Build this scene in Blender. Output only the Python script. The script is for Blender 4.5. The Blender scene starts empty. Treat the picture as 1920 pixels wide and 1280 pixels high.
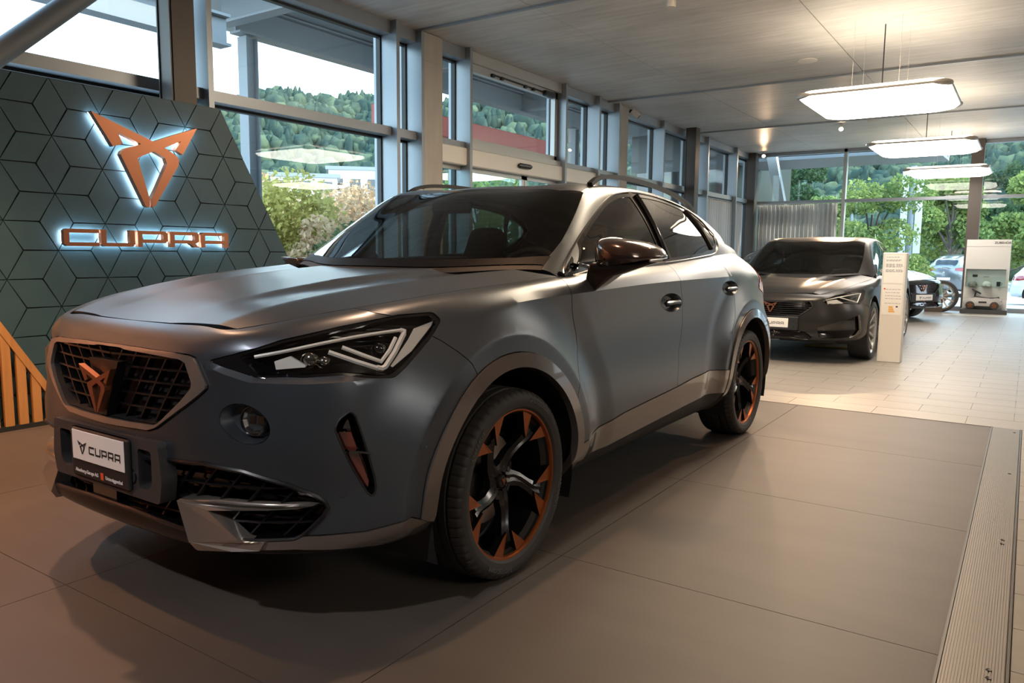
import bpy, math, random, numpy as np
from mathutils import Vector, Matrix, geometry
from mathutils.bvhtree import BVHTree

# ------------------------------------------------------------------ camera, world, sun, exposure
SC = bpy.context.scene
COL = SC.collection
FPX, YAW, PITCH, ROLL, CAMH = 1427.2, .59424, .115997, .008773, 1.14915
_f = Vector((-math.sin(YAW)*math.cos(PITCH), math.cos(YAW)*math.cos(PITCH), -math.sin(PITCH)))
_r0 = Vector((math.cos(YAW), math.sin(YAW), 0)); _u0 = _r0.cross(_f)
_r = math.cos(ROLL)*_r0 + math.sin(ROLL)*_u0
_u = -math.sin(ROLL)*_r0 + math.cos(ROLL)*_u0
CAM = Vector((0, 0, CAMH))
cam_data = bpy.data.cameras.new('camera')
cam_data.sensor_width = 36; cam_data.lens = FPX*36/1920
cam_data.clip_start = .05; cam_data.clip_end = 2000
cam = bpy.data.objects.new('camera', cam_data); COL.objects.link(cam)
cam.matrix_world = Matrix(((_r.x, _u.x, -_f.x, 0), (_r.y, _u.y, -_f.y, 0), (_r.z, _u.z, -_f.z, CAMH), (0, 0, 0, 1)))
SC.camera = cam
SC.view_settings.view_transform = 'Standard'
SC.view_settings.look = 'None'
SC.view_settings.gamma = 1
SC.view_settings.use_curve_mapping = False
SC.view_settings.exposure = 0.62
SC.cycles.use_denoising = True
SC.cycles.max_bounces = 8
SC.cycles.transparent_max_bounces = 24
SC.cycles.caustics_reflective = False
SC.cycles.caustics_refractive = False
SC.cycles.sample_clamp_indirect = 4

world = bpy.data.worlds.new('sky'); SC.world = world; world.use_nodes = True
wn = world.node_tree.nodes; wl = world.node_tree.links; wn.clear()
wo = wn.new('ShaderNodeOutputWorld'); wb = wn.new('ShaderNodeBackground')
tc = wn.new('ShaderNodeTexCoord'); sx = wn.new('ShaderNodeSeparateXYZ'); cr = wn.new('ShaderNodeValToRGB')
wl.new(tc.outputs['Generated'], sx.inputs[0]); wl.new(sx.outputs['Z'], cr.inputs[0])
cr.color_ramp.elements[0].position = 0.0; cr.color_ramp.elements[0].color = (.76, .88, 1.0, 1)
cr.color_ramp.elements[1].position = .8; cr.color_ramp.elements[1].color = (.45, .68, 1.0, 1)
e = cr.color_ramp.elements.new(.22); e.color = (.74, .87, 1.0, 1)
wl.new(cr.outputs[0], wb.inputs[0]); wb.inputs[1].default_value = 4.2
wl.new(wb.outputs[0], wo.inputs[0])

sun_d = bpy.data.lights.new('sun', 'SUN'); sun_d.energy = 7.0; sun_d.angle = .02; sun_d.color = (1, .86, .68)
sun = bpy.data.objects.new('sun', sun_d); COL.objects.link(sun)
SUN_DIR = Vector((-.55, -.30, -.62)).normalized()     # travel direction of the light
sun.rotation_euler = SUN_DIR.to_track_quat('-Z', 'Y').to_euler()
sun.location = (30, 30, 40)

# ------------------------------------------------------------------ pixel rays (1920x1280 frame)
def ray(px, py):
    return (_f + _r*((px-960)/FPX) + _u*((640-py)/FPX))
def at_x(px, py, x):
    d = ray(px, py); return CAM + d*((x-CAM.x)/d.x)
def at_y(px, py, y):
    d = ray(px, py); return CAM + d*((y-CAM.y)/d.y)
def at_z(px, py, z):
    d = ray(px, py); return CAM + d*((z-CAM.z)/d.z)

# ------------------------------------------------------------------ materials
MATS = {}
def mat(name, col=(.5, .5, .5), rough=.5, metal=0., spec=.5, emit=None, estr=0., coat=0., coatr=.05, noise=None, bump=None, sheen=0):
    if name in MATS: return MATS[name]
    m = bpy.data.materials.new(name); m.use_nodes = True
    n = m.node_tree.nodes; l = m.node_tree.links
    b = n['Principled BSDF']
    b.inputs['Base Color'].default_value = (*col, 1)
    b.inputs['Roughness'].default_value = rough
    b.inputs['Metallic'].default_value = metal
    b.inputs['Specular IOR Level'].default_value = spec
    b.inputs['Coat Weight'].default_value = coat
    b.inputs['Coat Roughness'].default_value = coatr
    if emit:
        b.inputs['Emission Color'].default_value = (*emit, 1); b.inputs['Emission Strength'].default_value = estr
    if noise:   # (scale xyz, amount, second colour, detail)
        sc, amt, col2, det = noise
        t = n.new('ShaderNodeTexCoord'); mp = n.new('ShaderNodeMapping'); nz = n.new('ShaderNodeTexNoise')
        l.new(t.outputs['Object'], mp.inputs[0]); mp.inputs['Scale'].default_value = sc if hasattr(sc, '__len__') else (sc,)*3
        l.new(mp.outputs[0], nz.inputs['Vector']); nz.inputs['Scale'].default_value = 1; nz.inputs['Detail'].default_value = det
        nz.inputs['Roughness'].default_value = .6
        rp = n.new('ShaderNodeValToRGB'); rp.color_ramp.elements[0].position = .5-.5*amt; rp.color_ramp.elements[1].position = .5+.5*amt
        rp.color_ramp.elements[0].color = (*col, 1); rp.color_ramp.elements[1].color = (*col2, 1)
        l.new(nz.outputs['Fac'], rp.inputs[0]); l.new(rp.outputs[0], b.inputs['Base Color'])
        if bump:
            bp = n.new('ShaderNodeBump'); bp.inputs['Strength'].default_value = bump; bp.inputs['Distance'].default_value = .01
            l.new(nz.outputs['Fac'], bp.inputs['Height']); l.new(bp.outputs[0], b.inputs['Normal'])
    MATS[name] = m
    return m
def glass(name, tint=(.9, .95, .95), refl=1.0, rough=0.0, dark=0.):
    """thin pane: see-through with a fresnel mirror reflection"""
    if name in MATS: return MATS[name]
    m = bpy.data.materials.new(name); m.use_nodes = True
    n = m.node_tree.nodes; l = m.node_tree.links; n.clear()
    o = n.new('ShaderNodeOutputMaterial'); mx = n.new('ShaderNodeMixShader'); tr = n.new('ShaderNodeBsdfTransparent')
    gl = n.new('ShaderNodeBsdfGlossy'); fr = n.new('ShaderNodeFresnel'); ml = n.new('ShaderNodeMath')
    tr.inputs[0].default_value = (*tint, 1); gl.inputs['Roughness'].default_value = rough; gl.inputs[0].default_value = (1, 1, 1, 1)
    fr.inputs[0].default_value = 1.45; ml.operation = 'MULTIPLY'; ml.inputs[1].default_value = refl
    ge = n.new('ShaderNodeNewGeometry'); mxn = n.new('ShaderNodeMix'); mxn.data_type = 'FLOAT'
    mxn.inputs[2].default_value = 1.45; mxn.inputs[3].default_value = 1/1.45
    l.new(ge.outputs['Backfacing'], mxn.inputs[0]); l.new(mxn.outputs[0], fr.inputs[0])
    l.new(fr.outputs[0], ml.inputs[0]); l.new(ml.outputs[0], mx.inputs[0]); l.new(tr.outputs[0], mx.inputs[1]); l.new(gl.outputs[0], mx.inputs[2])
    l.new(mx.outputs[0], o.inputs[0]); MATS[name] = m
    return m

# ------------------------------------------------------------------ object helpers
def tag(o, label=None, cat=None, group=None, kind=None):
    if label: o['label'] = label
    if cat: o['category'] = cat
    if group: o['group'] = group
    if kind: o['kind'] = kind
    return o
def empty(name, loc=(0, 0, 0), rz=0, label=None, cat=None, group=None, parent=None):
    o = bpy.data.objects.new(name, None); COL.objects.link(o); o.location = loc; o.rotation_euler = (0, 0, rz)
    o.empty_display_size = .2
    if parent: o.parent = parent
    return tag(o, label, cat, group)
class MB:
    def __init__(self): self.v = []; self.f = []; self.m = []; self.cur = 0
    def add(self, vs, fs):
        b = len(self.v); self.v += [tuple(p) for p in vs]; self.f += [tuple(i+b for i in f) for f in fs]; self.m += [self.cur]*len(fs); return self
    def box(self, a, b, M=None):
        x0, y0, z0 = a; x1, y1, z1 = b
        vs = [(x0, y0, z0), (x1, y0, z0), (x1, y1, z0), (x0, y1, z0), (x0, y0, z1), (x1, y0, z1), (x1, y1, z1), (x0, y1, z1)]
        if M is not None: vs = [tuple(M @ Vector(p)) for p in vs]
        return self.add(vs, [(0, 3, 2, 1), (4, 5, 6, 7), (0, 1, 5, 4), (1, 2, 6, 5), (2, 3, 7, 6), (3, 0, 4, 7)])
    def bbox(self, a, b, r=.01, M=None):
        """box with chamfered vertical and horizontal edges (24-vertex)"""
        x0, y0, z0 = [min(p, q) for p, q in zip(a, b)]; x1, y1, z1 = [max(p, q) for p, q in zip(a, b)]
        r = min(r, .49*(x1-x0), .49*(y1-y0), .49*(z1-z0))
        rings = []
        for z, i in ((z0, r), (z0+r, 0), (z1-r, 0), (z1, r)):
            c = []
            X0, X1, Y0, Y1 = x0+i, x1-i, y0+i, y1-i
            k = r*.7
            c = [(X0+k, Y0, z), (X1-k, Y0, z), (X1, Y0+k, z), (X1, Y1-k, z), (X1-k, Y1, z), (X0+k, Y1, z), (X0, Y1-k, z), (X0, Y0+k, z)]
            rings.append(c)
        vs = [p for c in rings for p in c]
        if M is not None: vs = [tuple(M @ Vector(p)) for p in vs]
        fs = [tuple(range(7, -1, -1)), tuple(range(24, 32))]
        for k in range(3):
            for j in range(8): fs.append((k*8+j, k*8+(j+1) % 8, (k+1)*8+(j+1) % 8, (k+1)*8+j))
        return self.add(vs, fs)
    def prism(self, poly, off, cap=True):
        """closed 3D polygon extruded by vector off"""
        n = len(poly); P = [Vector(p) for p in poly]; o = Vector(off)
        vs = P + [p+o for p in P]
        fs = [(i, (i+1) % n, n+(i+1) % n, n+i) for i in range(n)]
        self.add(vs, fs)
        if cap:
            tri = geometry.tessellate_polygon([P])
            self.add(P, [tuple(t) for t in tri]); self.add([p+o for p in P], [tuple(reversed(t)) for t in tri])
        return self
    def tube(self, pts, r, n=8, cap=True, closed=False):
        P = [Vector(p) for p in pts]; m = len(P)
        rr = r if hasattr(r, '__len__') else [r]*m
        up = None; vs = []
        for i in range(m):
            a = P[(i-1) % m] if (i > 0 or closed) else P[0]; b = P[(i+1) % m] if (i < m-1 or closed) else P[-1]
            d = (b-a)
            d = d.normalized() if d.length > 1e-9 else Vector((0, 0, 1))
            if up is None:
                up = Vector((0, 0, 1)) if abs(d.z) < .9 else Vector((1, 0, 0))
            x = d.cross(up)
            if x.length < 1e-6: x = d.orthogonal()
            x.normalize(); y = x.cross(d).normalized(); up = y
            for k in range(n):
                an = 2*math.pi*k/n; vs.append(P[i]+x*(rr[i]*math.cos(an))+y*(rr[i]*math.sin(an)))
        fs = []
        for i in range(m if closed else m-1):
            j = (i+1) % m
            for k in range(n): fs.append((i*n+k, i*n+(k+1) % n, j*n+(k+1) % n, j*n+k))
        if cap and not closed:
            fs.append(tuple(range(n-1, -1, -1))); fs.append(tuple((m-1)*n+k for k in range(n)))
        return self.add(vs, fs)
    def bar(self, pts, w, h, up=(0, 0, 1)):
        """rectangular section swept along pts; w across, h along up"""
        P = [Vector(p) for p in pts]; m = len(P); vs = []
        U = Vector(up)
        for i in range(m):
            d = (P[min(i+1, m-1)]-P[max(i-1, 0)]).normalized(); x = d.cross(U).normalized(); y = x.cross(d).normalized()
            for a, b in ((-1, -1), (1, -1), (1, 1), (-1, 1)): vs.append(P[i]+x*(a*w/2)+y*(b*h/2))
        fs = [(3, 2, 1, 0), tuple((m-1)*4+k for k in range(4))]
        for i in range(m-1):
            for k in range(4): fs.append((i*4+k, i*4+(k+1) % 4, i*4+4+(k+1) % 4, i*4+4+k))
        return self.add(vs, fs)
    def lathe(self, prof, n=48, axis='x', origin=(0, 0, 0), fn=None):
        """prof = [(axial, radius)], revolved around axis through origin; fn(k,i,r) may change the radius"""
        m = len(prof); o = Vector(origin); vs = []
        for k in range(n):
            an = 2*math.pi*k/n; c, s = math.cos(an), math.sin(an)
            for i, (a, r) in enumerate(prof):
                if fn: r = fn(k, i, r)
                p = {'x': (a, r*c, r*s), 'y': (r*s, a, r*c), 'z': (r*c, r*s, a)}[axis]
                vs.append(o+Vector(p))
        fs = []
        for k in range(n):
            q = (k+1) % n
            for i in range(m-1): fs.append((k*m+i, q*m+i, q*m+i+1, k*m+i+1))
        return self.add(vs, fs)
    def grid(self, G, closeu=False):
        n, m = len(G), len(G[0]); vs = [p for row in G for p in row]; fs = []
        for i in range(n if closeu else n-1):
            for j in range(m-1): fs.append((i*m+j, ((i+1) % n)*m+j, ((i+1) % n)*m+j+1, i*m+j+1))
        return self.add(vs, fs)
    def mesh(self, name):
        me = bpy.data.meshes.new(name); me.from_pydata([tuple(p) for p in self.v], [], self.f); return me
    def build(self, name, material, parent=None, smooth=None, label=None, loc=None, recalc=False):
        me = self.mesh(name)
        for x in (material if isinstance(material, (list, tuple)) else [material]): me.materials.append(x)
        if any(self.m): me.polygons.foreach_set('material_index', self.m)
        if recalc: fix_normals(me)
        if smooth is not None: shade(me, smooth)
        me.update()
        o = bpy.data.objects.new(name, me); COL.objects.link(o)
        if parent: o.parent = parent
        if loc: o.location = loc
        if label: o['label'] = label
        return o
def fix_normals(me):
    import bmesh
    bm = bmesh.new(); bm.from_mesh(me); bmesh.ops.remove_doubles(bm, verts=bm.verts, dist=1e-6)
    bmesh.ops.recalc_face_normals(bm, faces=bm.faces); bm.to_mesh(me); bm.free()
def shade(me, deg):
    me.polygons.foreach_set('use_smooth', [True]*len(me.polygons))
    me.set_sharp_from_angle(angle=math.radians(deg))
def link_copy(src, parent=None, loc=None):
    c = src.copy(); COL.objects.link(c)
    c.parent = parent
    if loc is not None: c.location = loc
    return c
def copy_tree(o, parent=None):
    c = link_copy(o, parent)
    for ch in [x for x in COL.objects if x.parent == o]: copy_tree(ch, c)
    return c
def text_mesh(body, size=1.0, bold=0.0, extrude=.001):
    """flat text from the built-in font, returns (verts, faces) in the xy plane, origin at left baseline, and width"""
    cu = bpy.data.curves.new('lettering', 'FONT'); cu.body = body; cu.size = size; cu.offset = bold; cu.resolution_u = 3; cu.extrude = extrude
    ob = bpy.data.objects.new('lettering', cu); COL.objects.link(ob)
    dg = bpy.context.evaluated_depsgraph_get()
    me = bpy.data.meshes.new_from_object(ob.evaluated_get(dg))
    vs = [v.co.copy() for v in me.vertices]; fs = [tuple(p.vertices) for p in me.polygons]
    bpy.data.objects.remove(ob); bpy.data.curves.remove(cu); bpy.data.meshes.remove(me)
    w = max(v.x for v in vs) if vs else 0
    return vs, fs, w
# ================================================================== the room
W = -5.92; CEIL = 3.56; BACK = 18.95; RIGHT = 7.5; FRONT = -4.2
def concrete(name, c1, c2, sc, rough=.75, spec=.3, fine=.06, stain=.4, bump=.15):
    m = bpy.data.materials.new(name); m.use_nodes = True; n = m.node_tree.nodes; l = m.node_tree.links; b = n['Principled BSDF']
    b.inputs['Roughness'].default_value = rough; b.inputs['Specular IOR Level'].default_value = spec
    g = n.new('ShaderNodeNewGeometry'); mp = n.new('ShaderNodeMapping'); mp.inputs['Scale'].default_value = sc
    l.new(g.outputs['Position'], mp.inputs[0])
    n1 = n.new('ShaderNodeTexNoise'); n1.inputs['Scale'].default_value = 1; n1.inputs['Detail'].default_value = 8; n1.inputs['Roughness'].default_value = .65
    l.new(mp.outputs[0], n1.inputs['Vector'])
    n2 = n.new('ShaderNodeTexNoise'); n2.inputs['Scale'].default_value = .9; n2.inputs['Detail'].default_value = 4; l.new(g.outputs['Position'], n2.inputs['Vector'])
    mx = n.new('ShaderNodeMix'); mx.data_type = 'FLOAT'; mx.inputs[0].default_value = stain; l.new(n1.outputs['Fac'], mx.inputs[2]); l.new(n2.outputs['Fac'], mx.inputs[3])
    rp = n.new('ShaderNodeValToRGB'); rp.color_ramp.elements[0].position = .3; rp.color_ramp.elements[1].position = .72
    rp.color_ramp.elements[0].color = (*c1, 1); rp.color_ramp.elements[1].color = (*c2, 1)
    l.new(mx.outputs[0], rp.inputs[0]); l.new(rp.outputs[0], b.inputs['Base Color'])
    bp = n.new('ShaderNodeBump'); bp.inputs['Strength'].default_value = bump; bp.inputs['Distance'].default_value = .01
    l.new(n1.outputs['Fac'], bp.inputs['Height']); l.new(bp.outputs[0], b.inputs['Normal'])
    MATS[name] = m; return m
m_conc = concrete('board_marked_concrete', (.40, .385, .355), (.76, .735, .70), (1.2, 14, 14), rough=.45, spec=.45, stain=.45)
m_col = concrete('column_concrete', (.36, .34, .31), (.50, .48, .44), (6, 6, 1.2), rough=.8)
m_tile = concrete('dark_floor_tile', (.072, .061, .053), (.104, .089, .078), (1.1, 6, 6), rough=.52, spec=.28, stain=.6, bump=.03)
m_plank = concrete('grey_floor_plank_tile', (.195, .174, .152), (.275, .247, .217), (1.5, 9, 9), rough=.42, spec=.4, stain=.5, bump=.03)
m_grout = mat('pale_grout', (.30, .25, .205), .8)
m_alu = mat('grey_window_aluminium', (.30, .33, .36), .42, .5)
m_aluw = mat('light_window_aluminium', (.48, .49, .48), .4, .4)
m_dark = mat('dark_gasket', (.015, .018, .02), .5)
m_steelb = mat('brown_steel_post', (.075, .06, .052), .5, .2)
m_steelg = mat('grey_painted_steel', (.22, .24, .26), .55, .1)
m_white = mat('white_laminate', (.72, .69, .65), .45)
m_warmw = mat('terracotta_plaster', (.20, .135, .105), .8)
m_pane = glass('window_pane', (.88, .95, .95), .75)

def structure(mb, name, m, parent=None, smooth=None):
    o = mb.build(name, m, parent, smooth)
    if not parent: o['kind'] = 'structure'
    return o
# ---- floor: base slab, big dark tiles under the car, metal cover strip, small plank tiles
flo = structure(MB().box((-7.2, FRONT, -.2), (RIGHT, BACK+.1, -.0045)), 'floor', m_grout)
G = .0016
xs = [-.136-1.268*i for i in range(6)]; ys = [6.03-1.2*i if i == 0 else 6.06-1.21*i for i in range(9)]
for i in range(5):
    x0 = -5.9 if i == 4 else xs[i+1]
    for j in range(8):
        MB().box((x0+G, ys[j+1]+G, -.012), (xs[i]-G, ys[j]-G, 0)).build('tile', m_tile, flo)
m_strip = mat('ribbed_metal_strip', (.20, .18, .16), .45, .6)
stripe = MB().box((-.128, FRONT+.3, -.013), (.024, 6.04, .002)).build('cover_strip', m_strip, flo)
rb_ = MB()
for k in range(20): rb_.box((-.1265+.0076*k, FRONT+.3, .0015), (-.1225+.0076*k, 6.04, .0042))
tag(rb_.build('strip_ribs', m_strip, flo), kind='stuff')
tr_ = MB()
for x in (-.134, .030): tr_.box((x-.004, FRONT+.3, -.013), (x+.004, 6.045, .006))
tr_.build('strip_edge', mat('strip_edge_metal', (.10, .09, .08), .4, .8), flo)
for px, py in ((1902, 811), (1893, 888), (1880, 1012), (1879, 1019), (1854, 1256), (1853, 1271)):
    p = at_z(px, py, .004)
    MB().lathe([(.0, .0), (.0, .008), (.0025, .007), (.0015, .003), (.001, 0)], 10, 'z', (p.x, p.y, .0035)).build('screw', m_dark, stripe)
def plank_rows():
    near, far = [], []
    y = 6.05; r = 0
    while y < BACK-.02:
        y1 = min(y+.3, BACK)
        off = (-1.214+(.0 if r % 2 else .32)) % .6
        x = -5.9-((-5.9-off) % .6)
        while x < RIGHT-.05:
            a = max(x, -5.9); b = min(x+.6, RIGHT)
            c = (a+b)/2
            (near if (y < 9.2 and -1.9-(y-6)*.2 < c < .9+(y-6)*.15) else far).append((a, b, y, y1))
            x += .6
        y = y1; r += 1
    # the strip of planks to the right of the dark platform
    y = 6.05
    r = 0
    while y > FRONT+.01:
        y0 = max(y-.3, FRONT); x = .036; k = 0
        off = .0 if r % 2 else .3
        x = .036
        while x < RIGHT-.05:
            b = min((x+.6-off) if x == .036 else x+.6, RIGHT)
            (near if (x < .6 and y > 2.6) else far).append((x, b, y0, y)); x = b
        y = y0; r += 1
    return near, far
near, far = plank_rows()
_pl = {}
for a, b, y0, y1 in near:
    key = (round(b-a, 3), round(y1-y0, 3))
    if key not in _pl:
        _pl[key] = MB().box((G, G, -.012), (key[0]-G, key[1]-G, 0)).mesh('floor_plank'); _pl[key].materials.append(m_plank)
    o = bpy.data.objects.new('floor_plank', _pl[key]); COL.objects.link(o); o.parent = flo; o.location = (a, y0, 0)
fm = MB()
for a, b, y0, y1 in far: fm.box((a+G, y0+G, -.012), (b-G, y1-G, 0))
tag(fm.build('far_floor_planks', m_plank, flo), kind='stuff')

# ---- ceiling: slab with concrete panels and metal joint rails
cei = structure(MB().box((W-.25, FRONT, CEIL+.02), (RIGHT, BACK+.2, CEIL+.3)), 'ceiling', m_conc)
cx = [W-.2, -4.25, -2.0, .25, 2.5, 4.75, RIGHT]; cy = [FRONT, -2.6, 2.0, 6.58, 11.2, 14.95, BACK+.15]
for i in range(6):
    for j in range(6):
        MB().box((cx[i]+.004, cy[j]+.004, CEIL+(.003 if (i+j) % 2 else 0)), (cx[i+1]-.004, cy[j+1]-.004, CEIL+.03)).build('ceiling_panel', m_conc, cei)
for y in cy[1:-1]:
    MB().box((W, y-.02, CEIL-.022), (RIGHT, y+.025, CEIL+.01)).build('joint_rail', m_alu, cei)
# ---- columns
def column(y0, y1, x0=-6.04, x1=-5.7):
    return MB().bbox((x0, y0, -.01), (x1, y1, CEIL), .012)
c1 = structure(column(6.6, 6.98), 'column_1', m_col); tag(c1, 'square concrete column standing against the window wall', 'column')
c2 = structure(column(11.47, 11.84), 'column_2', m_col)
MB().box((-5.70, 6.70, 3.25), (-5.695, 6.88, 3.26)).build('column_seam', m_col, c1)
# ---- window wall
def fin(mb, y, w=.03, x0=W-.08, x1=-5.67, z0=0, z1=CEIL):
    mb.box((x0, y-w, z0), (x1, y+w, z1))
wn_ = [0]
def window_bay(y0, y1, levels, name=None, fin_at=None, parent=None, side=m_alu, door=False):
    """one bay of the left window wall: fin posts, rails and panes"""
    wn_[0] += 1
    root = empty('window_%d' % wn_[0], (0, 0, 0)); root['kind'] = 'structure'
    f = MB(); fin(f, y1, .025); f.build('fin_post', side, root)
    fr = MB()
    for z in levels:
        zz0, zz1 = z
        fr.box((W-.06, y0, zz0), (-5.75, y1, zz1))
    fr.build('rail', m_aluw if door else m_alu, root)
    gz = []
    for k in range(len(levels)-1): gz.append((levels[k][1], levels[k+1][0]))
    for a, b in gz:
        gk = MB()
        t = .022
        gk.box((W-.03, y0, a), (W+.03, y0+t, b)); gk.box((W-.03, y1-t-.02, a), (W+.03, y1-.02, b)); gk.box((W-.03, y0, a), (W+.03, y1, a+t)); gk.box((W-.03, y0, b-t), (W+.03, y1, b))
        gk.build('gasket', m_dark, root)
        MB().box((W-.006, y0+.01, a+.01), (W+.006, y1-.03, b-.01)).build('pane', m_pane, root)
    return root
TOP = (CEIL-.13, CEIL); TR = (2.385, 2.475); SILL = (0, .10)
L3 = [SILL, TR, TOP]
window_bay(1.6, 3.72, L3)
window_bay(3.72, 3.95, L3); window_bay(3.95, 6.2, L3)
window_bay(6.2, 6.6, L3)
DR = [SILL, (2.405, 2.47), TOP]
ent1 = window_bay(6.98, 7.48, DR); ent2 = window_bay(7.48, 9.75, DR, door=True); ent3 = window_bay(9.75, 10.78, DR)
window_bay(10.78, 11.47, DR)
window_bay(11.84, 13.3, L3); window_bay(13.3, 14.92, L3); window_bay(14.92, 15.62, L3); window_bay(15.62, 17.5, L3); window_bay(17.5, BACK, L3)
# the tilt window above the entrance has its own inner frame and opener rod
fr = MB(); a0, a1, b0, b1 = 7.53, 9.70, 2.47, CEIL-.13
for p, q in (((-5.87, a0, b0), (-5.80, a1, b0+.07)), ((-5.87, a0, b1-.09), (-5.80, a1, b1)), ((-5.87, a0, b0), (-5.80, a0+.07, b1)), ((-5.87, a1-.07, b0), (-5.80, a1, b1))): fr.box(p, q)
fr.build('sash', m_aluw, ent2)
op = MB(); op.box((-5.80, 8.05, 3.37), (-5.775, 9.3, 3.385))
for y in (8.05, 8.25, 8.8, 9.0): op.box((-5.80, y, 3.345), (-5.765, y+.05, 3.385))
op.box((-5.80, 9.3, 3.33), (-5.74, 9.55, 3.40)); op.build('opener_rod', m_dark, ent2)
# door operator box with sensor, sliding door leaves
hd = structure(MB().bbox((-5.93, 6.98, 2.19), (-5.72, 10.78, 2.40), .012), 'trim_1', mat('white_door_operator', (.74, .72, .68), .35))
tag(MB().bbox((-5.72, 8.55, 2.27), (-5.66, 8.85, 2.33), .02).build('door_sensor', mat('black_plastic', (.012, .012, .012), .3), None, 30), 'small black motion sensor on the white sliding door header', 'sensor')
for k, (y0, y1) in enumerate(((7.02, 8.87), (8.89, 10.74))):
    d = empty('door_%d' % (k+1)); d['kind'] = 'structure'
    fr = MB()
    for p, q in (((-5.86, y0, .02), (-5.82, y1, .12)), ((-5.86, y0, 2.14), (-5.82, y1, 2.19)), ((-5.86, y0, .02), (-5.82, y0+.06, 2.19)), ((-5.86, y1-.06, .02), (-5.82, y1, 2.19))): fr.box(p, q)
    fr.build('door_frame', m_aluw, d); MB().box((-5.845, y0+.06, .12), (-5.838, y1-.06, 2.14)).build('pane', m_pane, d)
# steel posts and diagonal brace inside the glazing
def post(y0, y1, x0, x1, n, lab):
    mb = MB(); t = .014
    mb.box((x0, y0, 0), (x0+t, y1, CEIL)); mb.box((x1-t, y0, 0), (x1, y1, CEIL)); mb.box((x0+t, (y0+y1)/2-.05, 0), (x1-t, (y0+y1)/2+.05, CEIL))
    mb.box((x0, y0+.01, 0), (x1, y0+.02, CEIL))
    return tag(mb.build('steel_post', m_steelb), lab, 'post', 'steel posts')
post(3.49, 3.70, -5.67, -5.50, 1, 'dark brown steel post beside the panel with the copper emblem')
post(14.3, 14.52, -5.66, -5.46, 2, 'dark brown steel post on the window wall beyond the second concrete column')
post(18.55, 18.8, -5.80, -5.58, 3, 'dark brown steel post in the corner beside the pleated curtain')
b = MB().tube([at_x(-60, 140, -5.72), at_x(250, -75, -5.72)], .075, 16).build('diagonal_brace', m_steelg, None, 40)
tag(b, 'grey diagonal steel brace tube across the upper window above the panel', 'brace')
# light ledge above the panel
# ---- back glass wall
def back_part(name, m, boxes, parent):
    mb = MB()
    for a, c in boxes: mb.box(a, c)
    return mb.build(name, m, parent)
mullX = [W, -3.64, -1.12, .95, 2.6]
structure(MB().box((2.62, BACK-.1, 0), (RIGHT+.15, BACK+.1, CEIL)), 'wall_back', m_warmw)  # unseen closed bay, added so the doors reflect something darker
for k in range(len(mullX)-1):
    wn_[0] += 1
    rt = empty('window_%d' % wn_[0]); rt['kind'] = 'structure'
    a, c = mullX[k], mullX[k+1]
    back_part('rail', m_alu, [((a, BACK-.1, CEIL-.07), (c, BACK+.05, CEIL)), ((a, BACK-.09, 2.365), (c, BACK+.05, 2.43)), ((a, BACK-.09, 0), (c, BACK+.05, .09))], rt)
    back_part('mullion', m_aluw if k == 0 else m_alu, [((c-.035, BACK-.10, 0), (c+.035, BACK+.06, CEIL))], rt)
    for z0, z1 in ((.09, 2.365), (2.43, CEIL-.07)):
        back_part('pane', m_pane, [((a+.03, BACK-.005, z0), (c-.03, BACK+.005, z1))], rt)
pb = MB().box((-1.16, BACK-.32, 0), (-.93, BACK-.12, CEIL)).build('steel_post', m_steelb); tag(pb, 'broad brown steel post behind the white accessory shelf', 'post', 'steel posts')
# unseen walls; solid stretches and colours shape the light and reflections on the suv
wr = MB()
for y in np.arange(FRONT, BACK, 3.3):
    wr.box((RIGHT, y, 0), (RIGHT+.15, y+.25, CEIL))
wr.box((RIGHT, FRONT, 3.2), (RIGHT+.15, BACK, CEIL)); wr.box((RIGHT, FRONT, 0), (RIGHT+.15, BACK, .2)); wr.box((RIGHT, FRONT, .2), (RIGHT+.15, 17.2, 3.2))
structure(wr, 'wall_right', m_warmw)
structure(MB().box((W-.3, FRONT-.2, 0), (RIGHT, FRONT, CEIL)), 'wall_front', mat('blue_grey_plaster', (.13, .16, .19), .8))
structure(MB().box((W-.1, FRONT, 0), (W+.1, 1.55, CEIL)), 'wall_left', mat('copper_plaster', (.42, .24, .155), .7))  # unseen wall added beside the glazing to give the brow a warm reflection
# ================================================================== branded panel, emblem, letters, slats
PX = -5.35
m_panel = concrete('petrol_slate_plate', (.022, .064, .088), (.040, .102, .138), (5, 5, 5), rough=.52, spec=.45, stain=.5, bump=.05)
m_core = mat('panel_core', (.008, .011, .013), .7)
m_copper = mat('brushed_copper', (.38, .155, .085), .38, .9)
m_copdark = mat('copper_edge', (.40, .16, .08), .4, .9)
m_led = mat('white_led', (.9, .95, 1), .5, emit=(.85, .93, 1.0), estr=16.)
panel = empty('brand_panel', (PX, 3.2, 0), 0, 'dark petrol panel of rhombus plates carrying the copper emblem and letters', 'panel')
outl = [(1.0, 0.), (1.0, 2.25), (3.80, 2.25), (5.03, 0.)]
def loc(y, z, x=0): return (x, y-3.2, z)
MB().prism([loc(y, z, -.01) for y, z in outl], (-.14, 0, 0)).build('core', m_core, panel)
def clip_poly(poly, a, b):
    out = []; n = len(poly)
    def side(p): return (b[0]-a[0])*(p[1]-a[1])-(b[1]-a[1])*(p[0]-a[0])
    for i in range(n):
        p, q = poly[i], poly[(i+1) % n]; sp, sq = side(p), side(q)
        if sp <= 0: out.append(p)
        if sp*sq < 0:
            t = sp/(sp-sq); out.append((p[0]+t*(q[0]-p[0]), p[1]+t*(q[1]-p[1])))
    return out
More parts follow.
